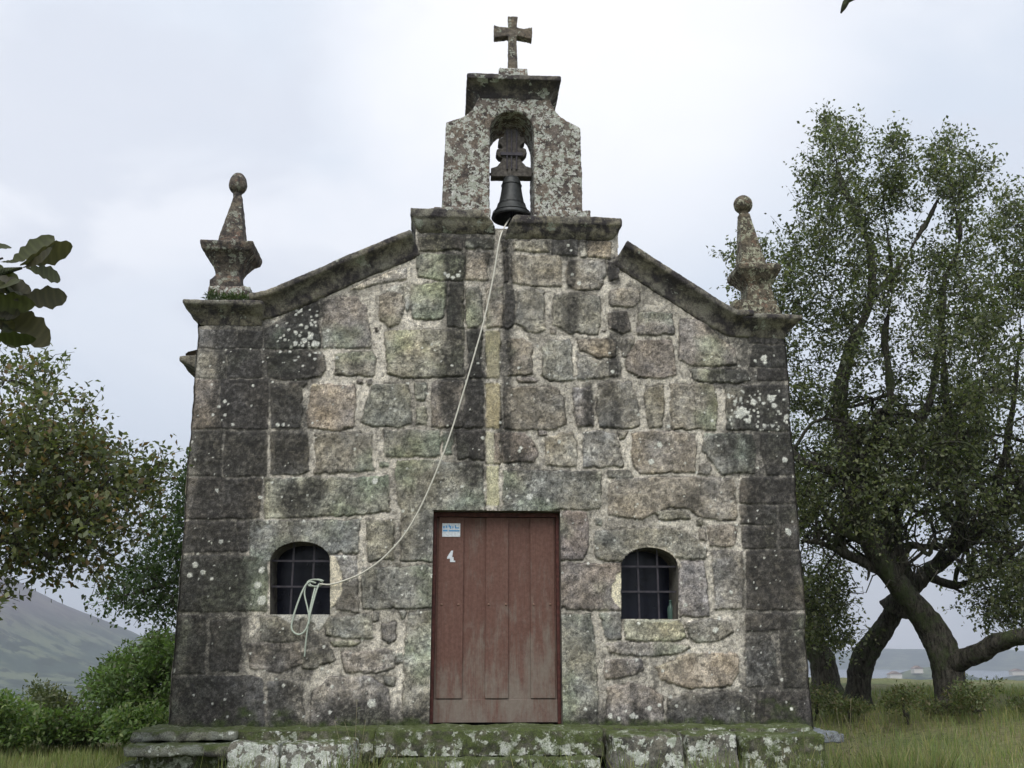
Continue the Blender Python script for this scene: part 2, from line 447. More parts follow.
# facade edges (nearly plumb, slightly battered)
_l = [fx(169, 715), fx(183, 535), fx(197, 350), fx(199, 325)]; _r = [fx(813, 722), fx(799, 535), fx(785, 345), fx(784, 325)]
def edge(tab, z):
    zs = [p[1] for p in tab]; xs = [p[0] for p in tab]; return np.interp(z, zs, xs)
def ej(z, s): return (fbm(z+s*13., z*0+s*7., 2.2, 4)-.5)*.05
def xl(z): return edge(_l, z)+ej(z, 1)
def xr(z): return edge(_r, z)+ej(z, 2)
def blob(px, py, pts, wd):
    """soft mask around a polyline given in picture px"""
    d = np.full(px.shape, 1e9)
    if len(pts) == 1: pts = pts*2
    for (ax, ay, ar), (bx, by, br) in zip(pts[:-1], pts[1:]):
        ex, ey = bx-ax, by-ay; t = np.clip(((px-ax)*ex+(py-ay)*ey)/(ex*ex+ey*ey+1e-9), 0, 1)
        d = np.minimum(d, np.hypot(px-ax-t*ex, py-ay-t*ey)-(ar+(br-ar)*t))
    return 1-sst(-wd, wd, d)
def to_px(x, z):
    X = x-C[0]; Y = -C[1]; Zz = z-C[2]
    a = X*RT[0]+Y*RT[1]; b = X*FW[0]+Y*FW[1]+Zz*FW[2]; c = X*UP[0]+Y*UP[1]+Zz*UP[2]
    return 512+F*a/b, 384-F*c/b
def masonry_fields(x, z, stones, tones, seed, stain, moss, mortar_flush):
    wx = x+(fbm(x, z, 7, 3, sx=seed)-.5)*.035+(fbm(x, z, 28, 2, sx=seed)-.5)*.008; wz = z+(fbm(x, z, 7, 3, sx=seed+5)-.5)*.03+(fbm(x, z, 28, 2, sx=seed+8)-.5)*.008
    smear = np.clip(fbm(x, z, 4.5, 4, .6, sx=seed+97)-.5, -.03, 1)*.075+np.clip(fbm(x, z, 16, 3, .6, sx=seed+98)-.52, 0, 1)*.05; smear = smear*(1-.8*mortar_flush)
    D = np.full(x.shape, 1.); ID = np.full(x.shape, -1)
    for i, P in enumerate(stones):
        P = np.asarray(P); x0, z0 = P.min(0)-.08; x1, z1 = P.max(0)+.08
        k = (wx > x0) & (wx < x1) & (wz > z0) & (wz < z1)
        if not k.any(): continue
        r = min(.013, .25*min(x1-x0-.16, z1-z0-.16))
        cen = P.mean(0); Q = cen+(P-cen)*(1-r/np.maximum(np.abs(P-cen).max(0), r*2))
        d = sdpoly(Q, wx[k], wz[k])-r-.007
        d = d+(smear[k] if mortar_flush is not None else 0)
        o = D[k]; b = d < o; o[b] = d[b]; D[k] = o; q = ID[k]; q[b] = i; ID[k] = q
    ins = 1-sst(-.004, .003, D)
    dome = sst(0, .02, -D)
    n1 = fbm(x, z, 5, 4, sx=seed+20); n2 = fbm(x, z, 22, 4, .65, sx=seed+31); n3 = fbm(x, z, 2.2, 3, sx=seed+43)
    h = ins*(.014*(1-.6*mortar_flush)+.006*dome*(1-.5*mortar_flush))+(n1-.5)*.014*ins+(n2-.5)*.015+(n1-.5)*.012
    idn = np.maximum(ID, 0); tc = np.array(tones)[idn]
    jit = (np.random.default_rng(seed).random((len(tones)+1, 3))-.5)*.05+1; jit = jit*(1+(np.random.default_rng(seed+1).random((len(tones)+1, 1))-.5)*.22)
    tc = tc*jit[idn]
    tc = tc*(.78+.44*n3)[..., None]
    warm = fbm(x, z, 3.3, 4, sx=seed+51); tc = tc*np.stack([1+.16*(warm-.5), 1+0*warm, 1-.30*(warm-.5)], -1)
    gr = sst(.55, .75, fbm(x, z, 1.6, 4, sx=seed+61)); tc = tc*(1-gr[..., None]*(1-np.array([.93, 1.04, .9])))
    spk = sst(.60, .72, fbm(x, z, 40, 2, .8, sx=seed+66)); tc = tc*(1-.5*spk[..., None]); pal_ = sst(.57, .70, fbm(x, z, 26, 3, .75, sx=seed+69))*sst(.42, .58, fbm(x, z, 2.6, 3, sx=seed+70)); tc = tc*(1+.55*pal_[..., None]*np.array([1, 1.02, .98])); mot = fbm(x, z, 11, 4, .7, sx=seed+73); tc = tc*(.66+.68*sst(.3, .7, mot))[..., None]; tc = tc*(.55+.9*rng.random(x.shape)*.5+.225)[..., None]
    mort = np.array([.54, .505, .44])*(.6+.75*n3)[..., None]*(.7+.6*n2)[..., None]*(1-.42*sst(.50, .68, fbm(x, z, 3.7, 5, .65, sx=seed+111)))[..., None]; mort = mort*(1-.45*sst(.56, .68, fbm(x, z, 34, 2, .8, sx=seed+113)))[..., None]
    col = mort*(1-ins[..., None])+tc*ins[..., None]
    # crevice line where the stone edge meets the joint
    cr = np.exp(-((D+.001)/.0060)**2)*(.25+.75*sst(.38, .60, fbm(x, z, 6, 3, sx=seed+77)))*(1-.6*mortar_flush); col = col*(1-.72*cr[..., None]); h = h-.014*cr
    st = np.clip(stain, 0, 1); sn = fbm(x, z*.45, 6, 5, .62, sx=seed+81); sf = fbm(x, z, 30, 3, .7, sx=seed+85)
    sm = sst(.22, .68, st*.95+(sn-.5)*1.1+(sf-.5)*.6)*(.5+.45*sst(.15, .8, st+(sn-.5)*1.0))
    sm = sm*(1-.28*(sf > .56))
    dk = np.array([.048, .046, .043])*(.45+1.2*n2*sst(.2, .8, sf))[..., None]
    col = col*(1-.93*sm[..., None])+dk*sm[..., None]*.93+.012*sm[..., None]*(1-ins[..., None])
    mn = .9*sst(.36, .84, moss+(fbm(x, z, 9, 5, .65, sx=seed+91)-.5)*.9)
    col = col*(1-mn[..., None])+np.array([.040, .058, .016])*(.6+.9*n2)[..., None]*mn[..., None]
    return D, h, col, sm
def lichen(col, h, x, z, spots, c=(.62, .63, .58)):
    for (sx_, sz_, r) in spots:
        k = (abs(x-sx_) < r*2) & (abs(z-sz_) < r*2)
        if not k.any(): continue
        xx = x[k]; zz = z[k]
        d = np.hypot(xx-sx_, zz-sz_)/r+(fbm(xx, zz, 22, 3, .7)-.5)*1.1
        m = (1-sst(.75, 1.0, d))[:, None]*.9
        col[k] = col[k]*(1-m)+np.array(c)*(.7+.5*fbm(xx, zz, 60, 2))[:, None]*m
        h[k] += m[:, 0]*.003
    return col, h
chapel = thing('chapel', 'small granite chapel with red plank door, belfry and two pinnacles', 'chapel')
def grid_mesh(name, u, v, P, col, keep, parent, mat, flip=False):
    nu, nv = len(u), len(v); idx = np.arange(nu*nv).reshape(nv, nu)
    a = idx[:-1, :-1][keep]; b = idx[:-1, 1:][keep]; c = idx[1:, 1:][keep]; d = idx[1:, :-1][keep]
    Fc = np.stack([a, b, c, d] if not flip else [a, d, c, b], -1)
    used = np.unique(Fc); rm = np.full(nu*nv, -1); rm[used] = np.arange(len(used))
    return mesh_np(name, P.reshape(-1, 3)[used], rm[Fc], mat, parent, True, col.reshape(-1, 3)[used])
# --- facade
def grow(px, py):
    l = np.interp(py, [325, 350, 535, 715], [199, 197, 183, 169]); r = np.interp(py, [325, 345, 535, 722], [784, 785, 799, 813])
    if px < l+6: px -= 14
    if px > r-6: px += 14
    if py > 712: py = 745
    if 400 < px < 600 and 500 < py < 515: py = 516 if py < 509 else py
    if 430 <= px <= 436 and py > 520: px = 438
    if 558 <= px <= 565 and py > 505: px = 555
    return px, py
def build_facade():
    stones = []; tones = []
    for ln in STONES.splitlines():
        t, *pp = ln.split(); stones.append([fx(*grow(*map(float, p.split(',')))) for p in pp]); tones.append(TON[t])
    nu, nv = 640, 535
    u = np.linspace(0, 1, nu); zz = np.linspace(-.08, 5.36, nv)
    U, Z = np.meshgrid(u, zz); X = xl(Z)+(xr(Z)-xl(Z))*U
    # snap to openings
    for P in (WL, WR, DOOR):
        for it in range(2):
            e = .002; d = sdpoly(P, X, Z); k = abs(d) < .0062
            gx = (sdpoly(P, X[k]+e, Z[k])-sdpoly(P, X[k]-e, Z[k]))/(2*e); gz = (sdpoly(P, X[k], Z[k]+e)-sdpoly(P, X[k], Z[k]-e))/(2*e)
            X[k] -= gx*d[k]; Z[k] -= gz*d[k]
    PX, PY = to_px(X, Z)
    st = np.zeros(X.shape)
    def B(s, w, *p):
        nonlocal st; st = np.maximum(st, (s*.98 if w > 9 else s*1.0)*blob(PX, PY, list(p), w*(1 if w > 9 else 1.35)))
    B(.95, 14, (240, 325, 26), (248, 360, 30), (238, 410, 30), (230, 460, 32)); B(.95, 12, (300, 318, 14), (330, 300, 4)); B(.8, 10, (300, 345, 22), (300, 368, 20))
    B(.80, 18, (230, 480, 30), (222, 520, 36), (215, 590, 32), (215, 660, 34), (205, 700, 30)); B(.85, 14, (288, 400, 16), (292, 450, 18)); B(.55, 20, (300, 500, 18), (320, 490, 10))
    B(.6, 16, (180, 560, 14), (175, 690, 16)); B(.5, 20, (260, 690, 30), (330, 715, 12))
    B(.95, 7, (456, 238, 8), (456, 330, 7)); B(.75, 8, (457, 330, 12), (452, 380, 10)); B(.85, 7, (476, 335, 8), (474, 430, 9), (470, 480, 9)); B(.6, 8, (445, 390, 10), (470, 470, 16))
    B(.9, 8, (480, 236, 10), (488, 262, 6)); B(.75, 6, (507, 240, 4), (509, 300, 4), (505, 440, 6), (510, 470, 4)); B(.85, 7, (565, 240, 10), (570, 262, 6)); B(.95, 4, (571, 262, 4), (571, 286, 4))
    B(.85, 6, (573, 296, 6), (574, 328, 5)); B(.9, 5, (613, 340, 5), (614, 374, 4)); B(.8, 6, (588, 392, 5), (588, 424, 5)); B(.6, 8, (612, 386, 6), (614, 425, 6)); B(.95, 5, (612, 262, 5), (614, 280, 5)); B(.7, 5, (618, 318, 7), (620, 328, 7))
    B(.98, 12, (765, 335, 20), (762, 375, 22), (762, 420, 26)); B(.85, 14, (768, 420, 26), (775, 470, 28), (768, 520, 26), (775, 560, 22)); B(.72, 16, (770, 560, 24), (780, 620, 24), (775, 670, 28), (775, 715, 30))
    B(.6, 12, (728, 440, 14), (735, 470, 12)); B(.9, 8, (710, 322, 10), (740, 340, 8)); B(.5, 16, (690, 710, 14), (740, 700, 20)); B(.85, 6, (722, 377, 14), (745, 378, 6)); B(.45, 10, (300, 655, 30), (255, 650, 20))
    B(.55, 7, (345, 275, 4), (415, 248, 4)); B(.42, 12, (500, 440, 8), (520, 468, 14), (590, 480, 10)); B(.7, 8, (432, 236, 12), (450, 240, 10)); B(.5, 9, (600, 240, 12), (550, 238, 14)); B(.4, 12, (650, 505, 8), (700, 500, 10))
    st = np.maximum(st, .52*sst(690, 724, PY+(PX-490)*-.012))
    st = st+.20+.42*(fbm(X, Z, 1.1, 4, sx=3)-.5)
    mo = sst(.18, -.02, Z)*.72; mo = np.maximum(mo, .70*blob(PX, PY, [(225, 712, 10), (285, 716, 6)], 16)); mo = np.maximum(mo, .70*blob(PX, PY, [(735, 718, 6), (785, 708, 14)], 20))
    mo = np.maximum(mo, .3*blob(PX, PY, [(410, 590, 18), (425, 560, 6)], 14)); mo = np.maximum(mo, .28*blob(PX, PY, [(655, 630, 20)], 10)); mo = np.maximum(mo, .4*blob(PX, PY, [(695, 415, 8)], 10))
    fl = np.maximum(sst(330, 260, PX), sst(735, 760, PX))
    D, h, col, sm = masonry_fields(X, Z, stones, tones, 3, st, mo, fl)
    # the brighter upper courses and the pale joint beside the rope
    spots = []
    for (a, b, r) in [(450, 558, .0)]: pass
    for (a, b, r) in [(316, 345, .045), (310, 338, .03), (307, 328, .02), (312, 326, .02), (305, 341, .035), (300, 336, .02), (296, 344, .03), (303, 346, .022), (290, 352, .02), (303, 366, .018), (289, 330, .018), (285, 340, .016), (310, 310, .014), (317, 316, .014), (296, 334, .014), (302, 340, .012),
                      (225, 402, .02), (225, 415, .018), (213, 415, .014), (278, 425, .022), (284, 425, .018), (217, 490, .018), (448, 276, .026), (453, 278, .022), (458, 276, .024), (445, 274, .02), (460, 272, .014), (441, 362, .016), (452, 366, .018), (478, 364, .014), (432, 345, .018),
                      (568, 246, .018), (571, 251, .014), (572, 275, .018), (579, 284, .026), (740, 413, .070), (753, 402, .045), (735, 402, .024), (771, 398, .045), (774, 406, .03), (748, 421, .035), (754, 405, .02), (764, 426, .03), (787, 417, .035), (758, 422, .016), (785, 460, .03), (712, 421, .018),
                      (764, 358, .035), (765, 363, .025), (755, 361, .02), (659, 445, .04), (651, 462, .03), (375, 481, .034), (530, 497, .036), (548, 501, .022), (462, 487, .02), (788, 532, .035), (787, 530, .02), (748, 521, .015), (764, 558, .012), (770, 583, .012), (372, 703, .045), (330, 712, .02),
                      (610, 716, .028), (632, 716, .03), (649, 708, .024), (636, 717, .02), (225, 699, .014), (786, 702, .014), (791, 709, .016), (195, 565, .03), (203, 572, .03), (190, 575, .025), (172, 671, .03), (262, 600, .05), (258, 585, .04), (262, 570, .035), (345, 557, .03), (340, 557, .02), (715, 630, .03), (585, 709, .02)]:
        p = fx(a, b); spots.append((p[0], p[1], r))
    q = np.random.default_rng(5)
    for i in range(520):
        px = q.uniform(185, 805); py = q.uniform(345, 720)
        p = fx(px, py); spots.append((p[0], p[1], q.uniform(.005, .013) if q.random() < .88 else q.uniform(.013, .022)))
    for i in range(60):
        px = q.uniform(725, 795); py = q.uniform(390, 432); p = fx(px, py); spots.append((p[0], p[1], q.uniform(.008, .02)))
    for i in range(50):
        px = q.normal(303, 12); py = q.normal(336, 12); p = fx(px, py); spots.append((p[0], p[1], q.uniform(.008, .018)))
    col, h = lichen(col, h, X, Z, spots)
    # cream and white lime patches beside the windows
    def patch(poly, c, mx):
        P = [fx(*p) for p in poly]; d = sdpoly(P, X, Z)+(fbm(X, Z, 30, 3)-.5)*.03; m = (1-sst(-.004, .008, d))*mx
        col[:] = col*(1-m[..., None])+np.array(c)*(.9+.2*fbm(X, Z, 40, 2))[..., None]*m[..., None]
        h[:] = h*(1-m)+.012*m
    patch([(330, 556), (335, 557), (341, 572), (343, 590), (336, 602), (331, 608)], (.60, .55, .44), .95)
    patch([(621, 572), (616, 575), (612, 587), (611, 595), (615, 603), (621, 609)], (.68, .63, .48), 1)
    patch([(273, 615), (330, 613), (326, 622), (319, 631), (314, 624), (304, 617), (290, 622), (282, 617)], (.50, .49, .45), .85)
    patch([(626, 619), (660, 619), (676, 620), (670, 623), (640, 621)], (.42, .43, .35), .6)
    patch([(648, 546), (665, 548), (676, 557), (680, 566), (672, 557), (660, 550)], (.48, .44, .36), .8)
    patch([(486, 384), (500, 384), (499, 428), (487, 428)], (.36, .31, .19), .7); patch([(486, 432), (494, 432), (494, 464), (487, 464)], (.42, .40, .30), .75); patch([(487, 466), (498, 466), (499, 506), (487, 505)], (.44, .42, .27), .75); patch([(486, 332), (500, 332), (499, 378), (487, 378)], (.32, .29, .19), .55)
    # fade relief at free edges
    L = (X-xl(Z))*1.; Rr = xr(Z)-X; e = np.minimum(L, Rr); k = sst(0, .03, e); h = h*k-.02*(1-sst(0, .035, e))
    Pn = np.stack([X, -h, Z], -1)
    xc = (X[:-1, :-1]+X[1:, 1:])/2; zc = (Z[:-1, :-1]+Z[1:, 1:])/2
    top = [fx(196, 327), fx(262, 318), fx(300, 302), fx(416, 250), fx(416, 226), fx(618, 228), fx(618, 260), fx(725, 328), fx(745, 334), fx(788, 334)]
    out = [(-4, -1), (4, -1), (4, top[-1][1])]+top[::-1]+[(-4, top[0][1])]
    keep = sdpoly(out, xc, zc) < 0
    for P in (WL, WR, DOOR): keep &= sdpoly(P, xc, zc) > 0
    grid_mesh('facade_wall', u, zz, Pn, col, keep, chapel, M['masonry'])
build_facade()
DEP = 7.6                                   # length of the nave
EZ = fx(182, 352)[1]+.07                    # height of the eaves
def side(sgn):
    nu, nv = 330, 170; y = np.linspace(0, DEP, nu); z = np.linspace(-.4, 4.25, nv); Y, Z = np.meshgrid(y, z)
    q = np.random.default_rng(20+int(sgn)); st = []; tn = []; zz = -.45
    while zz < 4.3:
        hh = q.uniform(.33, .5); yy = -q.uniform(0, .4)
        while yy < DEP:
            ww = q.uniform(.4, .95); st.append([(yy+.015, zz+.012), (yy+ww-.015, zz+.012+q.uniform(0, .02)), (yy+ww-.015, zz+hh-.012), (yy+.015, zz+hh-.015)]); tn.append(TON[q.choice(list('gbnndk'))]); yy += ww
        zz += hh
    s = .55*sst(2.5, 4.2, Z)+.35*sst(.6, 0, Z)+.25; D, h, col, sm = masonry_fields(Y, Z, st, tn, 60+int(sgn), s, sst(.35, -.2, Z)*.8, Z*0+.4)
    h = h*sst(0, .04, Y); X = (xl(Z) if sgn < 0 else xr(Z))*np.ones_like(Y)
    ex = edge(_l if sgn < 0 else _r, Z)+ej(Z, 1 if sgn < 0 else 2)*np.exp(-Y/.3)
    P = np.stack([ex+sgn*h, Y+.0+.02*(1-sst(0, .04, Y))*0, Z], -1)
    grid_mesh('side_wall', y, z, P, col, np.ones((nv-1, nu-1), bool), chapel, M['masonry'], flip=(sgn < 0))
side(-1); side(1)
XL0, XR0 = float(edge(_l, 2.)), float(edge(_r, 2.))
LC, RC = (XL0+XR0)/2, 0
# back wall and inner shell
b = MB(); b.prism([(XL0-.05, -.4), (XR0+.05, -.4), (XR0, EZ), (LC, 5.2), (XL0, EZ)], DEP-.02, DEP+.35); b.build('back_wall', M['reveal'], chapel)
b = MB(); b.box((XL0+.45, .45, -.15), (XR0-.45, DEP-.1, -.02)); b.build('floor', M['inside'], chapel)
def reveal(name, P, dep, mat, par):
    n = len(P); V = [(x, .012, z) for x, z in P]+[(x, dep, z) for x, z in P]+[(x, -.004, z) for x, z in P]
    Fc = [(k, (k+1) % n, (k+1) % n+n, k+n) for k in range(n)]+[(k+2*n, (k+1) % n+2*n, (k+1) % n, k) for k in range(n)]
    return mesh_np(name, V, Fc, mat, par)
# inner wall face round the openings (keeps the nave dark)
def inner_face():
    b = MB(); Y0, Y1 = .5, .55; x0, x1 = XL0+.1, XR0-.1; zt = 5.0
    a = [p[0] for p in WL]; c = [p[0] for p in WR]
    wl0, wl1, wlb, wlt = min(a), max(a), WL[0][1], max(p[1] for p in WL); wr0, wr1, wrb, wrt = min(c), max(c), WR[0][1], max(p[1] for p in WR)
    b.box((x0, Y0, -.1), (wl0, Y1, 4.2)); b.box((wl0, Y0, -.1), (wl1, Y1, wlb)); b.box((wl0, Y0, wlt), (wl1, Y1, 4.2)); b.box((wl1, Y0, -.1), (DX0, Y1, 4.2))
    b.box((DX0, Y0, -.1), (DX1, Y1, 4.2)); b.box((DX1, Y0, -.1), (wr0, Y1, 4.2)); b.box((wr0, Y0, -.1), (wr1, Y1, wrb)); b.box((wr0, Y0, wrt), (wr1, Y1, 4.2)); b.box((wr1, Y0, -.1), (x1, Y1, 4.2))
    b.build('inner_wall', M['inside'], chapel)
inner_face()
def window(P, label):
    e = bpy.data.objects.new('window', None); COL.objects.link(e); e.parent = chapel; e['label'] = label
    reveal('reveal', P, .52, M['reveal'], e)
    x0, x1 = min(p[0] for p in P), max(p[0] for p in P); z0, zt = P[0][1], max(p[1] for p in P); hw = (x1-x0)/2; cx = (x0+x1)/2
    def top(x):
        q = [p for p in P[2:]]; q = sorted(q); return np.interp(x, [p[0] for p in q], [p[1] for p in q])
    b = MB()
    for f in (.345, .68):
        x = x0+(x1-x0)*f; b.box((x-.009, .10, z0-.01), (x+.009, .118, top(x)+.01))
    H = zt-z0
    for f in (.385, .74):
        z = z0+H*f; b.box((x0-.01, .085, z-.009), (x1+.01, .100, z+.009))
    b.build('grille', M['iron'], e)
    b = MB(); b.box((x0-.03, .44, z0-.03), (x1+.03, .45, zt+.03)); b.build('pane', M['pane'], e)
    return e
window(WL, 'arched barred window left of the door with cream and white lime on its edges')
window(WR, 'arched barred window right of the door with a cream render patch')
# --- door
dr = bpy.data.objects.new('door', None); COL.objects.link(dr); dr.parent = chapel; dr['label'] = 'weathered red brown plank door'
def doormat(name, wear):
    m, nt, out = newmat(name); g = N(nt); co = g.n('ShaderNodeTexCoord').outputs['Object']
    st = g.n('ShaderNodeMapping', {0: co, 'Scale': (5., 1., 1.5)}).outputs[0]; st2 = g.n('ShaderNodeMapping', {0: co, 'Scale': (60., 1., 2.)}).outputs[0]
    n1 = g.noise(st, 1.6, 6, .65, .3); n2 = g.noise(st2, 1.5, 5, .7); n3 = g.noise(co, 30, 5, .7)
    c = g.mix(g.mr(n3, .3, .7), (.12, .060, .046), (.165, .090, .070))
    c = g.mix(g.mr(n2, .35, .7, 0, .35), c, (.06, .024, .02))
    z = g.n('ShaderNodeSeparateXYZ', {0: co}).outputs[2]
    zf = g.mr(z, .1, 1.4, .17, -.07); zt = g.math('MULTIPLY', g.mr(z, 0.05, .3), 1.)
    wv = g.math('ADD', g.math('ADD', n1, zf), g.math('MULTIPLY', g.math('SUBTRACT', n2, .5), .5))
    c = g.mix(g.mr(wv, .52-wear, .88-wear, 0, .78), c, g.mix(n3, (.14, .12, .10), (.27, .24, .20)))
    nt.links.new(g.bsdf(c, .75, g.math('ADD', n2, g.math('MULTIPLY', n3, .5)), .5, .004), out.inputs[0]); return m
M['door'] = doormat('door_paint', .0); M['doorworn'] = doormat('worn_door_paint', .1); M['frame'] = plain('door_frame_paint', (.085, .03, .025), .7, 0, .35, 25)
reveal('reveal', DOOR, .5, M['reveal'], dr)
YD = .13
b = MB(); fw = .035
b.box((DX0+.002, YD-.02, .0), (DX0+fw, YD+.12, DZ-.005)); b.box((DX1-fw, YD-.02, .0), (DX1-.002, YD+.12, DZ-.005)); b.box((DX0+fw, YD-.02, DZ-.05), (DX1-fw, YD+.12, DZ-.005)); b.build('frame', M['frame'], dr, bevel=.004)
xs = [fx(p, 620)[0] for p in (437, 463, 486, 509, 531.5, 556)]; zb = fx(500, 699)[1]; ztp = DZ-.055
for i, (a, c_) in enumerate([(xs[0], xs[1]), (xs[2], xs[3]), (xs[4], xs[5])]):
    b = MB(); b.box((a, YD-.004, zb), (c_, YD+.03, ztp)); b.build('raised_plank', M['door'] if i == 0 else M['doorworn'], dr, bevel=.004)
for i, (a, c_) in enumerate([(DX0+fw+.002, (xs[0]+xs[1])/2), ((xs[0]+xs[1])/2+.003, (xs[2]+xs[3])/2), ((xs[2]+xs[3])/2+.003, (xs[4]+xs[5])/2), ((xs[4]+xs[5])/2+.003, DX1-fw-.002)]):
    b = MB(); b.box((a, YD+.020, .012), (c_, YD+.052, ztp)); b.build('back_plank', M['doorworn'], dr, bevel=.003)
b = MB(); b.box((DX0+fw, YD+.006, .014), (DX1-fw, YD+.03, zb-.012)); b.build('bottom_rail', M['doorworn'], dr, bevel=.004)
for px in (441.5, 458.5, 489, 506.5, 534.5, 551.5):
    x, z = fx(px, 604); b = MB(); b.V = []; 
    n = 10; V = []; Fc = []
    for i, (r, yy) in enumerate([(.013, 0), (.011, -.006), (.006, -.010), (.001, -.011)]):
        for k in range(n): t = 2*math.pi*k/n; V.append((x+r*math.cos(t), YD-.004+yy, z+r*math.sin(t)))
    for i in range(3):
        for k in range(n): Fc.append((i*n+k, i*n+(k+1) % n, (i+1)*n+(k+1) % n, (i+1)*n+k))
    b.add(V, Fc); b.build('rivet', M['rust'], dr, smooth=True)
M['enamel'] = plain('white_plate', (.62, .66, .70), .4, 0, .12, 60); M['blue'] = plain('blue_lettering', (.10, .32, .60), .5, 0, .15, 80)
p0 = fx(442, 535.5); p1 = fx(460.5, 522)
b = MB(); b.box((p0[0], YD-.010, p0[1]), (p1[0], YD-.0045, p1[1])); pl = b.build('plate', M['enamel'], dr, bevel=.002)
W_, H_ = p1[0]-p0[0], p1[1]-p0[1]; b = MB()
def rr(a, c_, d_, e_): b.box((p0[0]+W_*a, YD-.0125, p0[1]+H_*d_), (p0[0]+W_*c_, YD-.0102, p0[1]+H_*e_))
for (a, c_, d_, e_) in [(.04, .30, .40, .52), (.36, .96, .40, .50), (.05, .14, .62, .8), (.2, .28, .66, .84), (.42, .5, .6, .82), (.56, .62, .64, .78), (.7, .93, .62, .70), (.7, .76, .7, .86), (.35, .41, .7, .9)]: rr(a, c_, d_, e_)
b.build('lettering', M['blue'], pl)
q0 = fx(447, 561); q1 = fx(455.5, 549.5); w_, h_ = q1[0]-q0[0], q1[1]-q0[1]
def P4(*pp): return [(q0[0]+w_*a, q0[1]+h_*c_) for a, c_ in pp]
b = MB(); b.prism(P4((.35, .45), (.62, .45), (.72, 1), (.5, 1), (.15, .62), (.0, .42), (.0, .28), (.35, .3)), YD-.008, YD-.0045); b.prism(P4((.36, .0), (1, .0), (1, .12), (.8, .14), (.78, .42), (.63, .44), (.36, .44)), YD-.0078, YD-.0046)
b.build('number_four', M['enamel'], dr)
# --- cornices -------------------------------------------------------------
CY = [(0, 0), (.03, .03), (.05, .10), (.12, .17), (.16, .19), (.165, .245), (.0, .25)]
def rings_c(x0, x1, y0, y1, z0, prof, sl=1, sr=1, sb=1):
    return [(x0-o*sl, x1+o*sr, y0-o, y1+o*sb, z0+h) for o, h in prof]
PROF = [(0, 0), (.02, .04), (.05, .09), (.10, .14), (.155, .185), (.165, .195), (.165, .245)]
zc0 = fx(230, 324)[1]; xa = float(xl(np.array(3.8))); xb = fx(262, 320)[0]
b = MB(); b.rings(rings_c(xa+.01, xb, .0, .95, zc0-.02, PROF, 1, 0.2)); rock(b.build('corner_cornice', M['cornice'], chapel), .018, .03, .3, .012, .06)
zc1 = fx(765, 337)[1]; xc = float(xr(np.array(3.7))); xd = fx(742, 338)[0]
b = MB(); b.rings(rings_c(xd, xc-.01, .0, .95, zc1-.02, PROF, .2, 1)); rock(b.build('corner_cornice', M['cornice'], chapel), .018, .03, .3, .012, .06)
def rake(low, name='raking_cornice'):
    prof = [(.25, 0.0), (-.005, 0.0), (-.03, .02), (-.04, .07), (-.075, .14), (-.135, .19), (-.175, .205), (-.185, .225), (-.185, .275), (.9, .275), (.9, 0.06), (.25, .06)]
    L = [np.array(p) for p in low]; m = len(prof); V = []; Fc = []
    for i, p in enumerate(L):
        t = L[min(i+1, len(L)-1)]-L[max(i-1, 0)]; t = t/np.linalg.norm(t); n = np.array([-t[1], t[0]])
        if n[1] < 0: n = -n
        for (yy, h) in prof: V.append((p[0]+n[0]*h, yy, p[1]+n[1]*h))
    for i in range(len(L)-1):
        for k in range(m): Fc.append((i*m+k, i*m+(k+1) % m, (i+1)*m+(k+1) % m, (i+1)*m+k))
    Fc.append(tuple(range(m))); Fc.append(tuple(range((len(L)-1)*m, len(L)*m)))
    b = MB(); b.add(V, Fc); return rock(b.build(name, M['rake'], chapel), .018, .022, .4, .010, .06)
lk = [fx(255, 322), fx(275, 318), fx(300, 308), fx(345, 288), fx(421, 256)]; rake(lk)
rk = [fx(612, 265), fx(660, 296), fx(705, 325), fx(728, 337), fx(750, 338)]; rake(rk)
# centre block cornices, with the open joint where the rope runs
zc = fx(455, 234)[1]; PC = [(0, 0), (.02, .03), (.045, .08), (.06, .13), (.075, .15), (.075, .235)]
PCC = [(o*1.6, h) for o, h in PC]
xA, xB, xC2, xD = fx(418, 232)[0], fx(493, 236)[0], fx(506, 238)[0], fx(612, 240)[0]
b = MB(); b.rings([(xA+.02-o*.9, xB+.03-k_, -o, .78+o, zc+h*1.1) for (o, h), k_ in zip(PCC, (0, .005, .02, .05, .09, .17))]); rock(b.build('belfry_plinth_cornice', M['cornice'], chapel), .016, .03, .25, .012, .06)
b = MB(); b.rings([(xC2-.015+k_, xD-.01+o*.95, -o, .78+o, fx(560, 240)[1]+h*1.05) for (o, h), k_ in zip(PCC, (0, .005, .015, .035, .05, .10))]); rock(b.build('belfry_plinth_cornice', M['cornice'], chapel), .016, .03, .25, .012, .06)
b = MB(); zp = fx(490, 225)[1]-.12; b.box((xA+.03, .03, 4.6), (xD-.03, .74, zp)); b.build('plinth_core', M['reveal'], chapel)
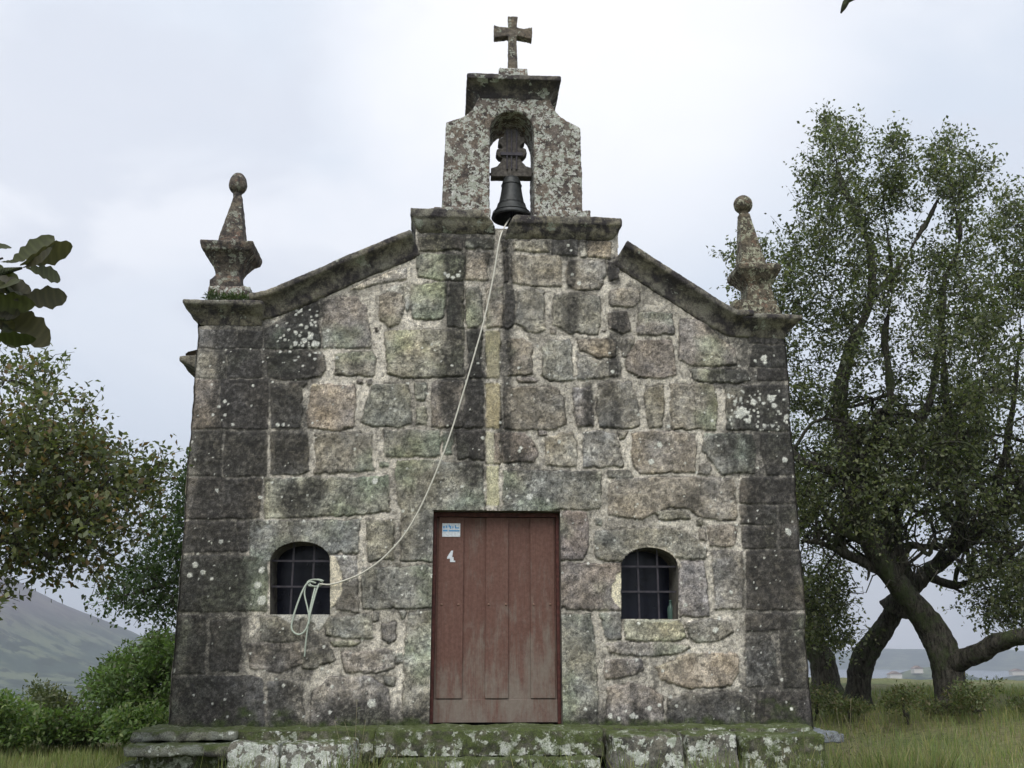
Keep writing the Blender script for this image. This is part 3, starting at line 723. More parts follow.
# --- belfry
BY0, BY1 = .06, .68
def bf(px, py): return fx(px, py, BY0)
belf = bpy.data.objects.new('belfry', None); COL.objects.link(belf); belf.parent = chapel
zb0 = bf(450, 214)[1]-.06; L0, L1 = bf(441.5, 205)[0], bf(446, 126)[0]; R0, R1 = bf(583, 205)[0], bf(580.5, 128)[0]
zt0 = bf(500, 99)[1]; a0 = bf(489.5, 205)[0]; a1 = bf(534.5, 205)[0]; zs = bf(512, 131)[1]; za = bf(512, 111)[1]
b = MB()
ls = [bf(446, 122), bf(455, 119.5), bf(465, 116), bf(473, 109), bf(477, 100), bf(479, 96)]
rs_ = [bf(549, 97), bf(552, 103), bf(556, 112), bf(563, 119), bf(572, 123), bf(580.5, 127)]
cxm = (a0+a1)/2; hw = (a1-a0)/2
arc = [(cxm+hw*math.cos(u), zs+(za-zs)*math.sin(u)) for u in np.linspace(0, math.pi, 15)]
# left pier, right pier, arch head (overlapping solids are merged by the remesh)
b.prism([(L0, zb0), (a0, zb0), (a0, zs+.01), (ls[4][0]+.02, ls[0][1]), ls[1], ls[0]], BY0, BY1)
b.prism([(a1, zb0), (R0, zb0), rs_[5], rs_[4], (rs_[1][0]-.02, rs_[4][1]), (a1, zs+.01)], BY0, BY1)
hd = [(a0, zs)]+arc[::-1][1:-1]+[(a1, zs), (rs_[4][0]-.03, rs_[4][1]-.10), rs_[4], rs_[3], rs_[2], rs_[1], rs_[0], ls[5], ls[4], ls[3], ls[2], ls[1], (ls[1][0]+.03, ls[1][1]-.10)]
# split the head into wedges so that every solid is convex enough
top = [ls[1], ls[2], ls[3], ls[4], ls[5], rs_[0], rs_[1], rs_[2], rs_[3], rs_[4]]
na = arc[::-1]; nl = len(top)
for i in range(14):
    t0 = i/14*(nl-1); t1 = (i+1)/14*(nl-1)
    def tp(t): k = min(int(t), nl-2); f = t-k; return (top[k][0]*(1-f)+top[k+1][0]*f, top[k][1]*(1-f)+top[k+1][1]*f)
    b.prism([na[i], na[i+1], tp(t1), tp(t0)][::1], BY0, BY1)
bo = rock(b.build('arch', M['belfry'], belf), .014, .022, .2, .016, .045)
b = MB()
for (x0, x1) in ((bf(434, 208)[0], a0+.01), (a1-.01, bf(590, 212)[0])):
    b = MB(); b.box((x0, BY0-.05, zb0-.02), (x1, BY1+.05, bf(450, 207)[1]-.02))
    rock(b.build('pier_base', M['belfry'], belf), .016, .03, .15, .016, .05)
ct0, ct1 = fx(466.5, 73, -.08), fx(561, 76, -.08); cb = bf(478, 97)
zct = (ct0[1]+ct1[1])/2; xs0, xs1 = bf(480, 97)[0], bf(549, 97)[0]; hC = zct-cb[1]
o0 = xs0-ct0[0]; o1 = ct1[0]-xs1
b = MB(); b.rings([(xs0-o0*f, xs1+o1*f, BY0-.16*f, BY1+.16*f, cb[1]-.02+(hC+.02)*h) for f, h in [(0, 0), (.1, .18), (.22, .32), (.5, .52), (.85, .68), (.93, .70), (1, .72), (1, .98)]])
rock(b.build('cap', M['cap'], belf), .014, .018, .25, .010, .05)
# cross
YC = .30
b = MB(); c0, c1 = fx(498, 73, YC-.1), fx(528, 67, YC-.1); zk = zct-.02; b.rings([(c0[0], c1[0], YC-.16, YC+.16, zk), (c0[0]+.01, c1[0]-.01, YC-.15, YC+.15, fx(513, 67.5, YC-.16)[1])])
rock(b.build('cross_base', M['belfry'], belf), .012, .012, .1, .010, .03)
def g2(*pp): return [fx(a, c_, YC-.05) for a, c_ in pp]
b = MB(); b.prism(g2((508, 70), (518, 70), (516.5, 40), (508.5, 40)), YC-.05, YC+.06); b.prism(g2((508.5, 41), (516.5, 41), (517, 22), (518, 16), (508, 16), (508.5, 22)), YC-.05, YC+.06)
b.prism(g2((494, 37.5), (508.6, 35.5), (508.6, 27), (500, 26.5), (494, 24.5)), YC-.05, YC+.06); b.prism(g2((516.4, 35.5), (532, 39), (532.5, 27), (524, 28.5), (516.4, 27)), YC-.05, YC+.06)
rock(b.build('cross', M['cross'], belf), .0085, .012, .06, .008, .025)
# --- pinnacles
def pinnacle(cxp, pts, ballp, mat, YP, zbase, kw=.86):
    e = bpy.data.objects.new('pinnacle', None); COL.objects.link(e); e.parent = chapel
    def z(py): return fx(cxp, py, YP)[1]
    def hwid(w, py): return w*kw/2/F*((YP-C[1])/ (ray(cxp, py)[1]))*1.0
    cx = lambda px, py: fx(px, py, YP)[0]
    rs2 = []
    for (py, w, px) in pts:
        h = hwid(w, py); c_ = cx(px, py); rs2.append((c_-h, c_+h, YP-h, YP+h, z(py)))
    rs2.insert(0, (rs2[0][0], rs2[0][1], rs2[0][2], rs2[0][3], zbase))
    b = MB(); b.rings(rs2); rock(b.build('spire', mat, e), .011, .008, .12, .008, .04)
    (bx, by, br, eg) = ballp; r = hwid(br*2, by)/kw; zz = z(by); c_ = cx(bx, by)
    pf = [(r*max(math.sin(t), .02), zz-r*math.cos(t)*(1 if t < math.pi/2 else eg)) for t in np.linspace(.05, math.pi-.03, 16)]
    b = MB(); b.lathe(c_, YP, [(r*.45, zz-r*1.35), (r*.5, zz-r*.9)]+pf, 24); rock(b.build('ball_finial', mat, e), .010, .006, .08, .005, .035)
    return e
e = pinnacle(234, [(285, 34, 228), (280, 27, 229.5), (276, 27, 229.5), (270, 33, 230), (262, 45, 231), (258, 56, 231.5), (252.5, 60, 232), (250, 59, 232), (248, 30, 233), (240, 27, 233.5), (196, 8.5, 238.5)], (238, 186, 9., 1.6), M['pinnacle'], .42, zc0+.2)
e['label'] = 'left pinnacle with egg shaped finial'
e = pinnacle(750, [(300, 31, 757), (292, 28, 756), (288, 29, 756), (281, 41, 755), (276, 50, 754), (272, 50, 753.5), (270, 46, 753), (268, 29, 751), (258, 25, 749.5), (215, 11.5, 743.5)], (743, 205, 9.5, 1.0), M['pinnacle2'], .42, zc1+.2)
e['label'] = 'right pinnacle with round lichened ball'
# rubble pedestals of the pinnacles
b = MB(); p0 = fx(206, 298, .1); p1 = fx(250, 285, .1); b.box((p0[0], .14, zc0+.2), (p1[0], .74, p1[1])); rock(b.build('pinnacle_pedestal', M['belfry'], chapel), .016, .03, .15, .02, .05)
b = MB(); p0 = fx(732, 313, .1); p1 = fx(784, 298, .1); b.rings([(p0[0], p1[0], .12, .8, zc1+.2), (p0[0]+.06, p1[0]-.06, .16, .76, p1[1])]); rock(b.build('pinnacle_pedestal', M['pinnacle2'], chapel), .016, .05, .12, .02, .05)
# --- roof and eaves
def roofmat():
    m, nt, out = newmat('roof_tiles'); g = N(nt); co = g.n('ShaderNodeTexCoord').outputs['Object']; n = g.noise(co, 4, 5); n2 = g.noise(co, 40, 4)
    c = g.mix(g.mr(n, .35, .65), (.12, .085, .06), (.16, .12, .09)); c = g.mix(g.mr(n2, .5, .7), c, (.13, .13, .10)); nt.links.new(g.bsdf(c, .9, n2, .4, .01), out.inputs[0]); return m
M['roof'] = roofmat()
RZ = 5.25
def roofslope(sg, xe):
    nu, nv = 150, 120; s = np.linspace(0, 1, nv); y = np.linspace(.7, DEP+.3, nu*2); Yg, Sg = np.meshgrid(y, s)
    X = LC+(xe-LC)*Sg; Z = RZ+(EZ+.08-RZ)*Sg
    ph = (Yg/.22) % 1; Z = Z+.035*np.sin(ph*2*np.pi)+.02*((Sg*12) % 1)
    P = np.stack([X, Yg, Z], -1); ob = grid_mesh('roof_slope', y, s, P, np.ones(P.shape), np.ones((nv-1, len(y)-1), bool), rf, M['roof'], flip=(sg > 0)); return ob
rf = bpy.data.objects.new('roof', None); COL.objects.link(rf); rf.parent = chapel
roofslope(-1, XL0-.33); roofslope(1, XR0+.12)
b = MB(); b.tube([(LC, .7, RZ+.02), (LC, DEP+.3, RZ+.02)], .11, 10); b.build('ridge_tiles', M['roof'], rf, smooth=True)
for sg, xe in ((-1, XL0), (1, XR0)):
    pf = [(0, -.22), (.04, -.2), (.08, -.13), (.2, -.05), (.27, -.03), (.28, .05), (-.1, .07), (-.1, -.22)]
    V = [(xe+(.05*sg+sg*o*1.1 if sg < 0 else o*.55), yy, EZ+h) for yy in (.5, DEP+.3) for o, h in pf]; m = len(pf)
    b = MB(); b.add(V, [(k, (k+1) % m, (k+1) % m+m, k+m) for k in range(m)]+[tuple(range(m)), tuple(range(2*m-1, m-1, -1))]); rock(b.build('eaves_cornice', M['cornice'], chapel), .03, .03, .3, .015, .07)
b = MB(); b.prism([(XL0+.1, EZ-.1), (XR0-.1, EZ-.1), (LC, RZ-.15)], .45, .6); b.build('gable_backing', M['reveal'], chapel)
# ------------------------------------------------------------------ BELL
YB = .34
bx, bz = fx(511.5, 219, YB); _, bt = fx(511.5, 178, YB)
bell = thing('bell', 'dark bronze bell hanging under a carved yoke in the belfry arch', 'bell', (bx, YB, bz))
Hb = bt-bz; rB = 20.2/F*((YB-C[1])/ray(511, 215)[1])
pf = [(rB*.97, 0), (rB, .02*Hb), (rB*.97, .07*Hb), (rB*.86, .15*Hb), (rB*.74, .26*Hb), (rB*.62, .40*Hb), (rB*.55, .56*Hb), (rB*.50, .72*Hb), (rB*.47, .86*Hb), (rB*.43, .93*Hb), (rB*.38, .98*Hb), (rB*.2, 1.0*Hb), (rB*.18, 1.08*Hb)]
V = []; n = 36
pin = [(max(r-.018, .01), h-.012 if h > .03 else h) for r, h in pf[::-1][2:]]
b = MB(); b.lathe(0, 0, pf, n); allp = pf
bb = mesh_np('bell_body', *(lambda P: ([(r*math.cos(2*math.pi*k/n), r*math.sin(2*math.pi*k/n), z) for r, z in P for k in range(n)], [(i*n+k, i*n+(k+1) % n, (i+1)*n+(k+1) % n, (i+1)*n+k) for i in range(len(P)-1) for k in range(n)]))(pin[::-1][::-1]+pf), M['bronze'], bell, True)
for z, r in ((.30, .70), (.33, .68), (.80, .50), (.12, .93)):
    b = MB(); b.tube([(rB*r*math.cos(t), rB*r*math.sin(t), z*Hb) for t in np.linspace(0, 2*math.pi, 37)], .005, 5); b.build('moulding_band', M['bronze'], bell, smooth=True)
b = MB(); b.tube([(0, 0, Hb*.9), (0, 0, .02), (0, 0, -.02)], [.012, .014, .03], 8); b.build('clapper', M['iron'], bell, smooth=True)
def yk(*pp): return [(fx(a, c_, YB-.06)[0]-bx, fx(a, c_, YB-.06)[1]-bz) for a, c_ in pp]
yl = [(491, 176), (491, 168), (497, 166), (501, 161), (502.5, 157), (499, 157), (496, 153), (497, 149), (500, 148), (503, 149), (501.5, 145), (498, 143), (499, 138), (503, 137), (504, 133), (506, 129)]
yr = [(1023-a, c_) for a, c_ in yl[::-1]]
b = MB()
full = yl+yr
for (ra, rb) in zip(yl[:-1], yl[1:]):
    pass
b.prism(yk(*([(491, 176.5)]+[(532, 176.5)]+[(532, 168), (526, 166), (521.5, 161), (520, 157), (523.5, 157), (527, 153), (526, 149), (523, 147.5), (520, 149), (520.5, 145), (525, 142), (524, 137), (520, 136.5), (519, 132), (517, 129)]+yl[::-1][0:15])), -.06, .07)
rock(b.build('yoke', M['oldwood'], bell), .0085, .006, .1, .004, .03)
b = MB()
for px in (507, 511.5, 516.5):
    p = yk((px, 131), (px, 170)); b.box((p[1][0]-.008, -.085, p[1][1]), (p[0][0]+.008, -.062, p[0][1]))
p = yk((497, 156), (526, 153)); b.box((p[0][0]+.04, -.09, p[0][1]), (p[1][0]-.04, -.07, p[1][1]-.01))
b.build('iron_strap', M['iron'], bell, bevel=.003)
p = yk((487, 172), (537, 172)); b = MB(); b.tube([(p[0][0], .0, p[0][1]), (p[1][0], .0, p[1][1])], .018, 8); b.build('axle', M['iron'], bell, smooth=True)
# ------------------------------------------------------------------ ROPE
def spl(P, k=10):
    P = [np.array(p, float) for p in P]; out = []
    P = [2*P[0]-P[1]]+P+[2*P[-1]-P[-2]]
    for i in range(1, len(P)-2):
        for t in np.linspace(0, 1, k, endpoint=False):
            a, b_, c_, d_ = P[i-1:i+3]; out.append(.5*((2*b_)+(-a+c_)*t+(2*a-5*b_+4*c_-d_)*t*t+(-a+3*b_-3*c_+d_)*t**3))
    return out+[P[-2]]
def rp(l): return [tuple(at(a, c_, y)) for a, c_, y in l]
rope = thing('bell_rope', 'pale bell rope hanging from the belfry and knotted to the left window bars', 'rope', tuple(at(318, 585, .07)))
ro = tuple(at(318, 585, .07))
b = MB(); b.tube(spl(rp([(510, 218, .32), (505, 226, .15), (500.5, 236, -.10), (498, 248, -.14), (493, 278, -.15), (484.5, 318, -.16), (474, 356, -.17), (462.5, 395, -.17), (450, 435, -.17), (436.5, 471, -.15), (421, 506, -.12), (404, 535, -.10), (383, 558, -.08), (362, 573, -.07), (343, 581, -.06), (330, 584.5, -.035), (320, 584, .06)])), .0085, 7); b.build('hanging_rope', M['rope'], rope, off=ro, smooth=True)
b = MB(); b.tube(spl(rp([(316, 583, .07), (309, 582, .05), (303, 590, .02), (296, 608, -.03), (291.5, 626, -.045), (294.5, 633, -.05), (301, 634, -.05), (307, 627, -.05), (311, 610, -.03), (316, 592, .03), (319, 584, .06)])), .0095, 7)
b.tube(spl(rp([(306, 584, .05), (304.5, 594, .02), (307.5, 608, -.02), (309, 618, -.04), (307, 632, -.045), (305.5, 645, -.04), (304.5, 657, -.03)])), .008, 7)
b.tube(spl(rp([(315, 588, .05), (312.5, 598, .0), (310, 610, -.03), (308.5, 625, -.05)])), .009, 7); b.build('rope_loop', M['greenrope'], rope, off=ro, smooth=True)
b = MB(); b.tube(spl([tuple(at(313+7*math.cos(t)+t*.4, 583+3.5*math.sin(t), .07+.02*math.sin(2*t))) for t in np.linspace(0, 12, 22)], 4), .0085, 7); b.build('knot', M['greenrope'], rope, off=ro, smooth=True)
# ------------------------------------------------------------------ BOTTLE in the right window
M['glass'] = plain('green_bottle_glass', (.10, .17, .14), .15, 0, .1)
bp = at(671, 619, .3); bp[2] = WR[0][1]+.002
b = MB(); b.lathe(0, 0, [(.034, 0), (.036, .01), (.036, .11), (.030, .135), (.014, .155), (.013, .19), (.016, .192), (.016, .205)], 18)
tag(b.build('bottle', M['glass'], None, smooth=True), 'small greenish bottle standing behind the bars of the right window', 'bottle').location = bp
# ------------------------------------------------------------------ PLATFORM AND STEPS
plat = thing('stone_platform', 'mossy stepped stone platform with white lichen under the chapel', 'platform', (0, -.6, -.7))
def zone(px, py, zt):
    """ground-plan point at height zt seen at a pixel"""
    d = ray(px, py); t = (zt-C[2])/d[2]; p = C+d*t; return p[0], p[1]
PO = (0, -.6, -.7)
def slab(name, p0, p1, y0, y1, z0, z1, mat, lbl=None, d=.05, sk=0, s1=.3):
    x0, x1 = fx(p0, 742, y0)[0], fx(p1, 742, y0)[0]
    b = MB(); b.rings([(x0-sk, x1+sk, y0-sk, y1, z0), (x0, x1, y0, y1, z0+(z1-z0)*.5), (x0+.01, x1-.01, y0+.015, y1, z1)])
    o = rock(b.build(name, mat, plat, off=PO), .016, d, s1, .028, .06)
    if lbl: o['label'] = lbl
    return o
slab('foundation', 172, 822, -.25, .3, -.75, -.075, M['step'])
slab('step', 374, 604, -.62, .1, -.24, .002, M['step'], 'upper step before the door', .06)
slab('step', 382, 600, -.92, -.5, -.5, -.235, M['step'], 'lower step before the door', .05)
slab('block', 612, 684, -.84, .05, -.5, -.045, M['block2'], 'white lichened kerb block right of the steps', .09)
slab('block', 687, 738, -.80, .05, -.5, -.04, M['block2'], None, .09)
slab('slab', 741, 826, -.74, .05, -.5, -.05, M['step'], None, .08)
slab('slab', 790, 846, -.52, .6, -.14, -.055, M['blueslab'], 'bluish slab at the right corner', .03)
slab('slab', 124, 236, -.9, .4, -.19, -.105, M['slab'], 'overhanging pale edged slab at the left corner', .06)
slab('slab', 130, 236, -.55, .35, -.10, .0, M['slab'], None, .06)
slab('block', 136, 228, -.7, .2, -.7, -.2, M['step'], None, .09)
slab('block', 230, 279, -.94, -.1, -.6, -.09, M['block'], 'white lichened kerb block left of the steps', .10)
slab('block', 282, 354, -.96, -.1, -.6, -.085, M['block'], 'rounded white lichened kerb block left of the steps', .11)
slab('slab', 232, 376, -.46, .1, -.3, -.005, M['step'], None, .06)
slab('block', 112, 132, -.85, .1, -.75, -.28, M['slab'], None, .09)
slab('slab', 600, 815, -.36, .1, -.3, -.005, M['step'], None, .05)
# ------------------------------------------------------------------ TERRAIN
def terr(x, y):
    z = -.62-.28*sst(-4, -9, y)
    z = z+sst(2.5, 9., x)*sst(-5, 9, y)*.55+sst(-2, -6, x)*sst(-3, 3, y)*(-.02)
    z = z+(fbm(x, y, .35, 4)-.5)*.22*sst(3.6, 6, np.abs(x))+(fbm(x, y, 1.7, 3)-.5)*.06
    r = np.hypot(x, y)
    # the hilltop falls away to the valley and the estuary
    fall = sst(16, 40, y)*0+np.clip(y-(17+3*np.sin(x*.2)), 0, None)*.16+np.clip(np.abs(x)-30, 0, None)*.12
    fall = np.minimum(fall, 62+0*r)
    z = z-fall
    z = z+sst(60, 400, r)*(fbm(x, y, .004, 5)-.5)*16
    # mountain on the left
    for (px, dist, top, sw, sdp) in ((-170, 1900, 225, 330, 420), (60, 2300, 96, 330, 420), (-420, 2600, 300, 600, 500)):
        a = PSI+math.atan((px-512)/1000); cx_, cy_ = C[0]+dist*math.sin(a), C[1]+dist*math.cos(a)
        dx = (x-cx_)*math.cos(a)-(y-cy_)*math.sin(a); dy = (x-cx_)*math.sin(a)+(y-cy_)*math.cos(a)
        z = z+top*np.exp(-(dx/sw)**2-(dy/sdp)**2)*(.86+.28*fbm(x, y, .006, 5))
    # far shore on the right
    for (px, dist, top, sw, sdp) in ((905, 1500, 36, 90, 120), (1080, 1750, 42, 160, 200), (960, 3900, 66, 1900, 350), (300, 4100, 60, 1500, 350)):
        a = PSI+math.atan((px-512)/1000); cx_, cy_ = C[0]+dist*math.sin(a), C[1]+dist*math.cos(a)
        dx = (x-cx_)*math.cos(a)-(y-cy_)*math.sin(a); dy = (x-cx_)*math.sin(a)+(y-cy_)*math.cos(a)
        z = z+top*np.exp(-(dx/sw)**2-(dy/sdp)**2)*(.8+.4*fbm(x, y, .005, 4))
    return z
SEA = -57.
def groundmat():
    m, nt, out = newmat('meadow_ground'); g = N(nt); co = g.n('ShaderNodeTexCoord').outputs['Object']
    n1 = g.noise(co, .5, 5); n2 = g.noise(co, 9, 5, .7); n3 = g.noise(co, .009, 6, .62); n4 = g.noise(co, .03, 5, .6)
    near = g.mix(g.mr(n1, .35, .65), (.10, .125, .045), (.16, .15, .075)); near = g.mix(1., near, g.mix(g.mr(n2, .3, .7), (.55, .55, .55), (1.4, 1.4, 1.35)), 'MULTIPLY')
    far = g.mix(g.mr(n3, .44, .56), (.030, .050, .030), (.10, .12, .065)); far = g.mix(g.mr(n4, .50, .56), far, (.018, .032, .016))
    z = g.n('ShaderNodeSeparateXYZ', {0: co}).outputs[2]
    far = g.mix(g.mr(g.math('ADD', z, g.math('MULTIPLY', n3, 60)), 40, 110, 0, .6), far, (.12, .085, .10))
    d = g.n('ShaderNodeVectorMath', {0: co}, operation='LENGTH').outputs['Value']
    c = g.mix(g.mr(d, 30, 120), near, far); nt.links.new(g.bsdf(c, .95, n2, .4, .03), out.inputs[0]); return m
t = np.linspace(-1, 1, 440); ax = 9.*np.sinh(t*6.72)/1.0
ax = ax*(4900/ax[-1])
Xg, Yg = np.meshgrid(ax, ax); Zg = terr(Xg, Yg)
k = (abs(Xg) < 3.0) & (Yg > .1) & (Yg < DEP-.2); Zg[k] = np.minimum(Zg[k], -.5)
Pn = np.stack([Xg, Yg, Zg], -1)
gr = grid_mesh('ground', ax, ax, Pn, np.ones(Pn.shape), np.ones((439, 439), bool), None, groundmat()); tag(gr, kind='structure')
def watermat():
    m, nt, out = newmat('estuary_water'); g = N(nt); co = g.n('ShaderNodeTexCoord').outputs['Object']
    nt.links.new(g.bsdf((.05, .07, .085), .25, g.noise(co, .2, 4), .3, .3, spec=.5), out.inputs[0]); return m
b = MB(); b.add([(-4900, -4900, SEA), (4900, -4900, SEA), (4900, 4900, SEA), (-4900, 4900, SEA)], [(0, 1, 2, 3)]); tag(b.build('water', watermat()), kind='structure')
M['farwall'] = plain('pale_house_wall', (.55, .52, .46), .9); M['farroof'] = plain('red_house_roof', (.20, .14, .11), .9)
for px, D_, wd_, lb in ((893, 1440, 16, 'small far house nearest the left oak trunk across the water'), (916, 1450, 12, 'far pale house framed between the two crossing trunks'), (1015, 1700, 18, 'far house on the shore at the right edge of the photo')):
    p = pdist(px, 660, D_) if False else C+ray(px, 660)*(D_/math.hypot(ray(px, 660)[0], ray(px, 660)[1])); p[2] = float(terr(np.array(p[0]), np.array(p[1])))+1.
    h_ = thing('house', lb, 'house', tuple(p), 'houses on the far shore')
    b = MB(); b.box((-wd_/2, -5, 0), (wd_/2, 5, 6)); b.build('wall', M['farwall'], h_)
    b = MB(); b.prism([(-wd_/2-.6, 5.9), (wd_/2+.6, 5.9), (0, 9.5)], -5.6, 5.6); b.build('roof', M['farroof'], h_)
# ------------------------------------------------------------------ FOLIAGE
def leaves(cen, nrm_rad, per, L, W, pal, q, shape=0, droop=.0, flat=.5):
    """many small folded leaf blades around cluster centres"""
    cen = np.repeat(np.asarray(cen), per, 0); n = len(cen)
    rad = np.repeat(np.asarray(nrm_rad), per)[:, None] if hasattr(nrm_rad, '__len__') else nrm_rad
    d = q.normal(size=(n, 3)); d /= np.linalg.norm(d, axis=1)[:, None]; pos = cen+d*(q.random((n, 1))**.45)*rad*np.array([1, 1, .72])
    a = q.normal(size=(n, 3))+d*.8; a[:, 2] -= droop; a /= np.linalg.norm(a, axis=1)[:, None]
    up = q.normal(size=(n, 3)); up[:, 2] += flat*3; s = np.cross(a, up); s /= np.linalg.norm(s, axis=1)[:, None]+1e-9
    nn = np.cross(s, a); ln = (L*(.65+.7*q.random((n, 1)))); wd = ln*W
    v0 = pos; v1 = pos+a*ln*.45+s*wd*.5+nn*wd*.12; v2 = pos+a*ln+nn*ln*-.12; v3 = pos+a*ln*.5-s*wd*.5+nn*wd*.12
    V = np.stack([v0, v1, v2, v3], 1).reshape(-1, 3); Fc = np.arange(4*n).reshape(n, 4)
    pal = np.array(pal); ci = q.integers(0, len(pal), n); c = pal[ci]*(.7+.6*q.random((n, 1)))
    return V, Fc, np.repeat(c, 4, 0)
def inpoly(poly, n, q):
    P = np.array(poly, float); lo, hi = P.min(0), P.max(0); out = []
    while len(out) < n:
        p = q.uniform(lo, hi, (n*2, 2)); k = sdpoly(P, p[:, 0], p[:, 1]) < 0; out += list(p[k])
    return np.array(out[:n])
OAK = [(.088, .108, .050), (.115, .130, .060), (.064, .082, .040), (.155, .165, .088), (.10, .115, .07)]
AUT = [(.14, .085, .03), (.11, .10, .03)]
def pdist(px, py, D):
    """point at horizontal-ish depth D along the pixel's direction"""
    d = ray(px, py); return C+d*(D/math.hypot(d[0], d[1]))
def tree(name, label, cat, limbs, attract, leafL, per, crad, pal, q, group=None, twr=.012, leafW=.62, droop=.2, base=None, kink=.15, bare=0, spray=True, extra=0, ereg=None):
    """limbs: list of (points, r0, r1); attract: (n,3) cluster centres each joined to the nearest wood"""
    base = base or limbs[0][0][0]
    root = thing(name, label, cat, tuple(base), group)
    b = MB(); big = MB(); nodes = []; nrad = []
    for pts, r0, r1 in limbs:
        P = spl(pts, 7); m = len(P)
        jit = [np.array(p)+q.normal(size=3)*r0*.02*(0 if i == 0 else 1) for i, p in enumerate(P)]
        rr_ = [(r0+(r1-r0)*(i/(m-1))**.8)*(1+.012*q.normal()) for i in range(m)]
        if pts is limbs[0][0] or r0 > .12: rr_[0] *= 1.55; rr_[1] *= 1.32; rr_[2] *= 1.16; rr_[3] *= 1.06
        (big if r0 > .06 else b).tube(jit, rr_, 14 if r0 > .1 else 7)
        nodes += jit; nrad += rr_
    for _ in range(extra):
        # crooked secondary limbs leaving the big wood
        k = int(q.integers(len(nodes))); s0 = nodes[k]; r0_ = min(nrad[k]*.6, q.uniform(.03, .085))
        e0 = vol(ereg[0], 1, ereg[1], ereg[2], q)[0]; Ld = np.linalg.norm(e0-s0)
        if s0[2] < base[2]+1.9 or e0[2] < s0[2]-.15 or Ld < .8 or Ld > 4.5 or r0_ < .02: continue
        P = spl([s0]+[s0+(e0-s0)*f+q.normal(size=3)*Ld*.09+np.array([0, 0, .1*Ld*math.sin(f*3.1)]) for f in (.2, .4, .6, .8)]+[e0], 4)
        rr_ = list(np.linspace(r0_, .014, len(P))); b.tube(P, rr_, 6); nodes += P; nrad += rr_
    nodes = np.array(nodes); nrad = np.array(nrad)
    A = np.asarray(attract); dist = np.array([np.min(np.sum((nodes-a)**2, 1)) for a in A]); order = np.argsort(dist)
    NN = list(nodes); NR = list(nrad); arr = np.zeros((len(nodes)+len(A)*3, 3)); arr[:len(nodes)] = nodes; ra = np.zeros(len(arr)); ra[:len(nodes)] = nrad; cnt = len(nodes)
    nbare = len(A)-bare
    for i in order:
        a = A[i]; dd = np.sum((arr[:cnt]-a)**2, 1)+.0*ra[:cnt]; j = int(np.argmin(dd)); s = arr[j]; L = math.sqrt(dd[j])
        if L < .05: continue
        r = min(ra[j]*.75, .010+.014*L+.004); r = max(r, twr*.6)
        if i >= nbare: r = max(min(ra[j]*.9, .022+.035*L), .013)
        m1 = s+(a-s)*.35+q.normal(size=3)*L*kink*.8; m2 = s+(a-s)*.7+q.normal(size=3)*L*kink
        b.tube([s, m1, m2, a], [r, r*.85, r*.65, (twr*.45 if i < nbare else r*.4)], 5 if i >= nbare else 4)
        for pnt, rad_ in ((m1, r*.8), (m2, r*.65), (a, max(r*.5, twr*.5))):
            arr[cnt] = pnt; ra[cnt] = rad_; cnt += 1
    if bare: A = A[:-bare]
    if spray:
        ctr = A.mean(0); CEN = []; RAD = []; TN = []; ns = max(3, per//9); tw = b
        for a in A:
            tone = q.uniform(.72, 1.3); od = a-ctr; od /= np.linalg.norm(od)+1e-6
            for k in range(ns):
                d = q.normal(size=3)+od*.6+np.array([0, 0, .35]); d /= np.linalg.norm(d); ln = crad*q.uniform(.8, 2.1)
                bend = q.normal(size=3)*.25*ln; e_ = a+d*ln; m_ = a+d*ln*.5+bend*.5
                if k < 3: tw.tube([a, m_, e_], [twr*.42, twr*.34, twr*.22], 3)
                for t_ in (.35, .6, .8, .97): CEN.append(a+(m_-a)*2*t_ if t_ < .5 else m_+(e_-m_)*(2*t_-1)); RAD.append(.055+.05*crad/.25); TN.append(tone)
        V, Fc, c = leaves(np.array(CEN), np.array(RAD), max(2, int(round(per/ns/4))), leafL, leafW, pal, q, droop=droop)
        c = c*np.repeat(np.array(TN), max(2, int(round(per/ns/4)))*4)[:, None]
    else:
        V, Fc, c = leaves(A, crad*(.6+.8*q.random(len(A))), per, leafL, leafW, pal, q, droop=droop)
    if not big.V: big, b = b, big
    if b.V: b.build('branches', M['bark'], root, off=base, smooth=True)
    to_ = big.build('trunk', M['bark'], root, off=base, smooth=True)
    if limbs[0][1] > .1:
        m_ = to_.modifiers.new('subdivide', 'SUBSURF'); m_.levels = m_.render_levels = 1
        for st_, sc_ in ((.11, .45), (.05, .12)):
            m_ = to_.modifiers.new('gnarl', 'DISPLACE'); m_.texture = clouds(sc_); m_.strength = st_; m_.mid_level = .5; m_.texture_coords = 'LOCAL'
    mesh_np('crown', V, Fc, M['leaf'], root, False, c, off=base)
    return root
def vol(poly, n, D0, D1, q, hole=.0):
    p = inpoly(poly, n, q); u = q.random(n); D = D0+(D1-D0)*u
    P = np.array([pdist(a, c_, d) for (a, c_), d in zip(p, D)])
    if hole:
        k = fbm(p[:, 0], p[:, 1], .026, 3, sx=hole)+.22*(u-.5) > .365; P = P[k]
    return P
q = np.random.default_rng(101)
def L(*pp): return [tuple(pdist(a, c_, d)) for a, c_, d in pp]
def grounded(px, py, D, z=None):
    p = pdist(px, py, D); p[2] = float(terr(np.array(p[0]), np.array(p[1])))-.1; return tuple(p)
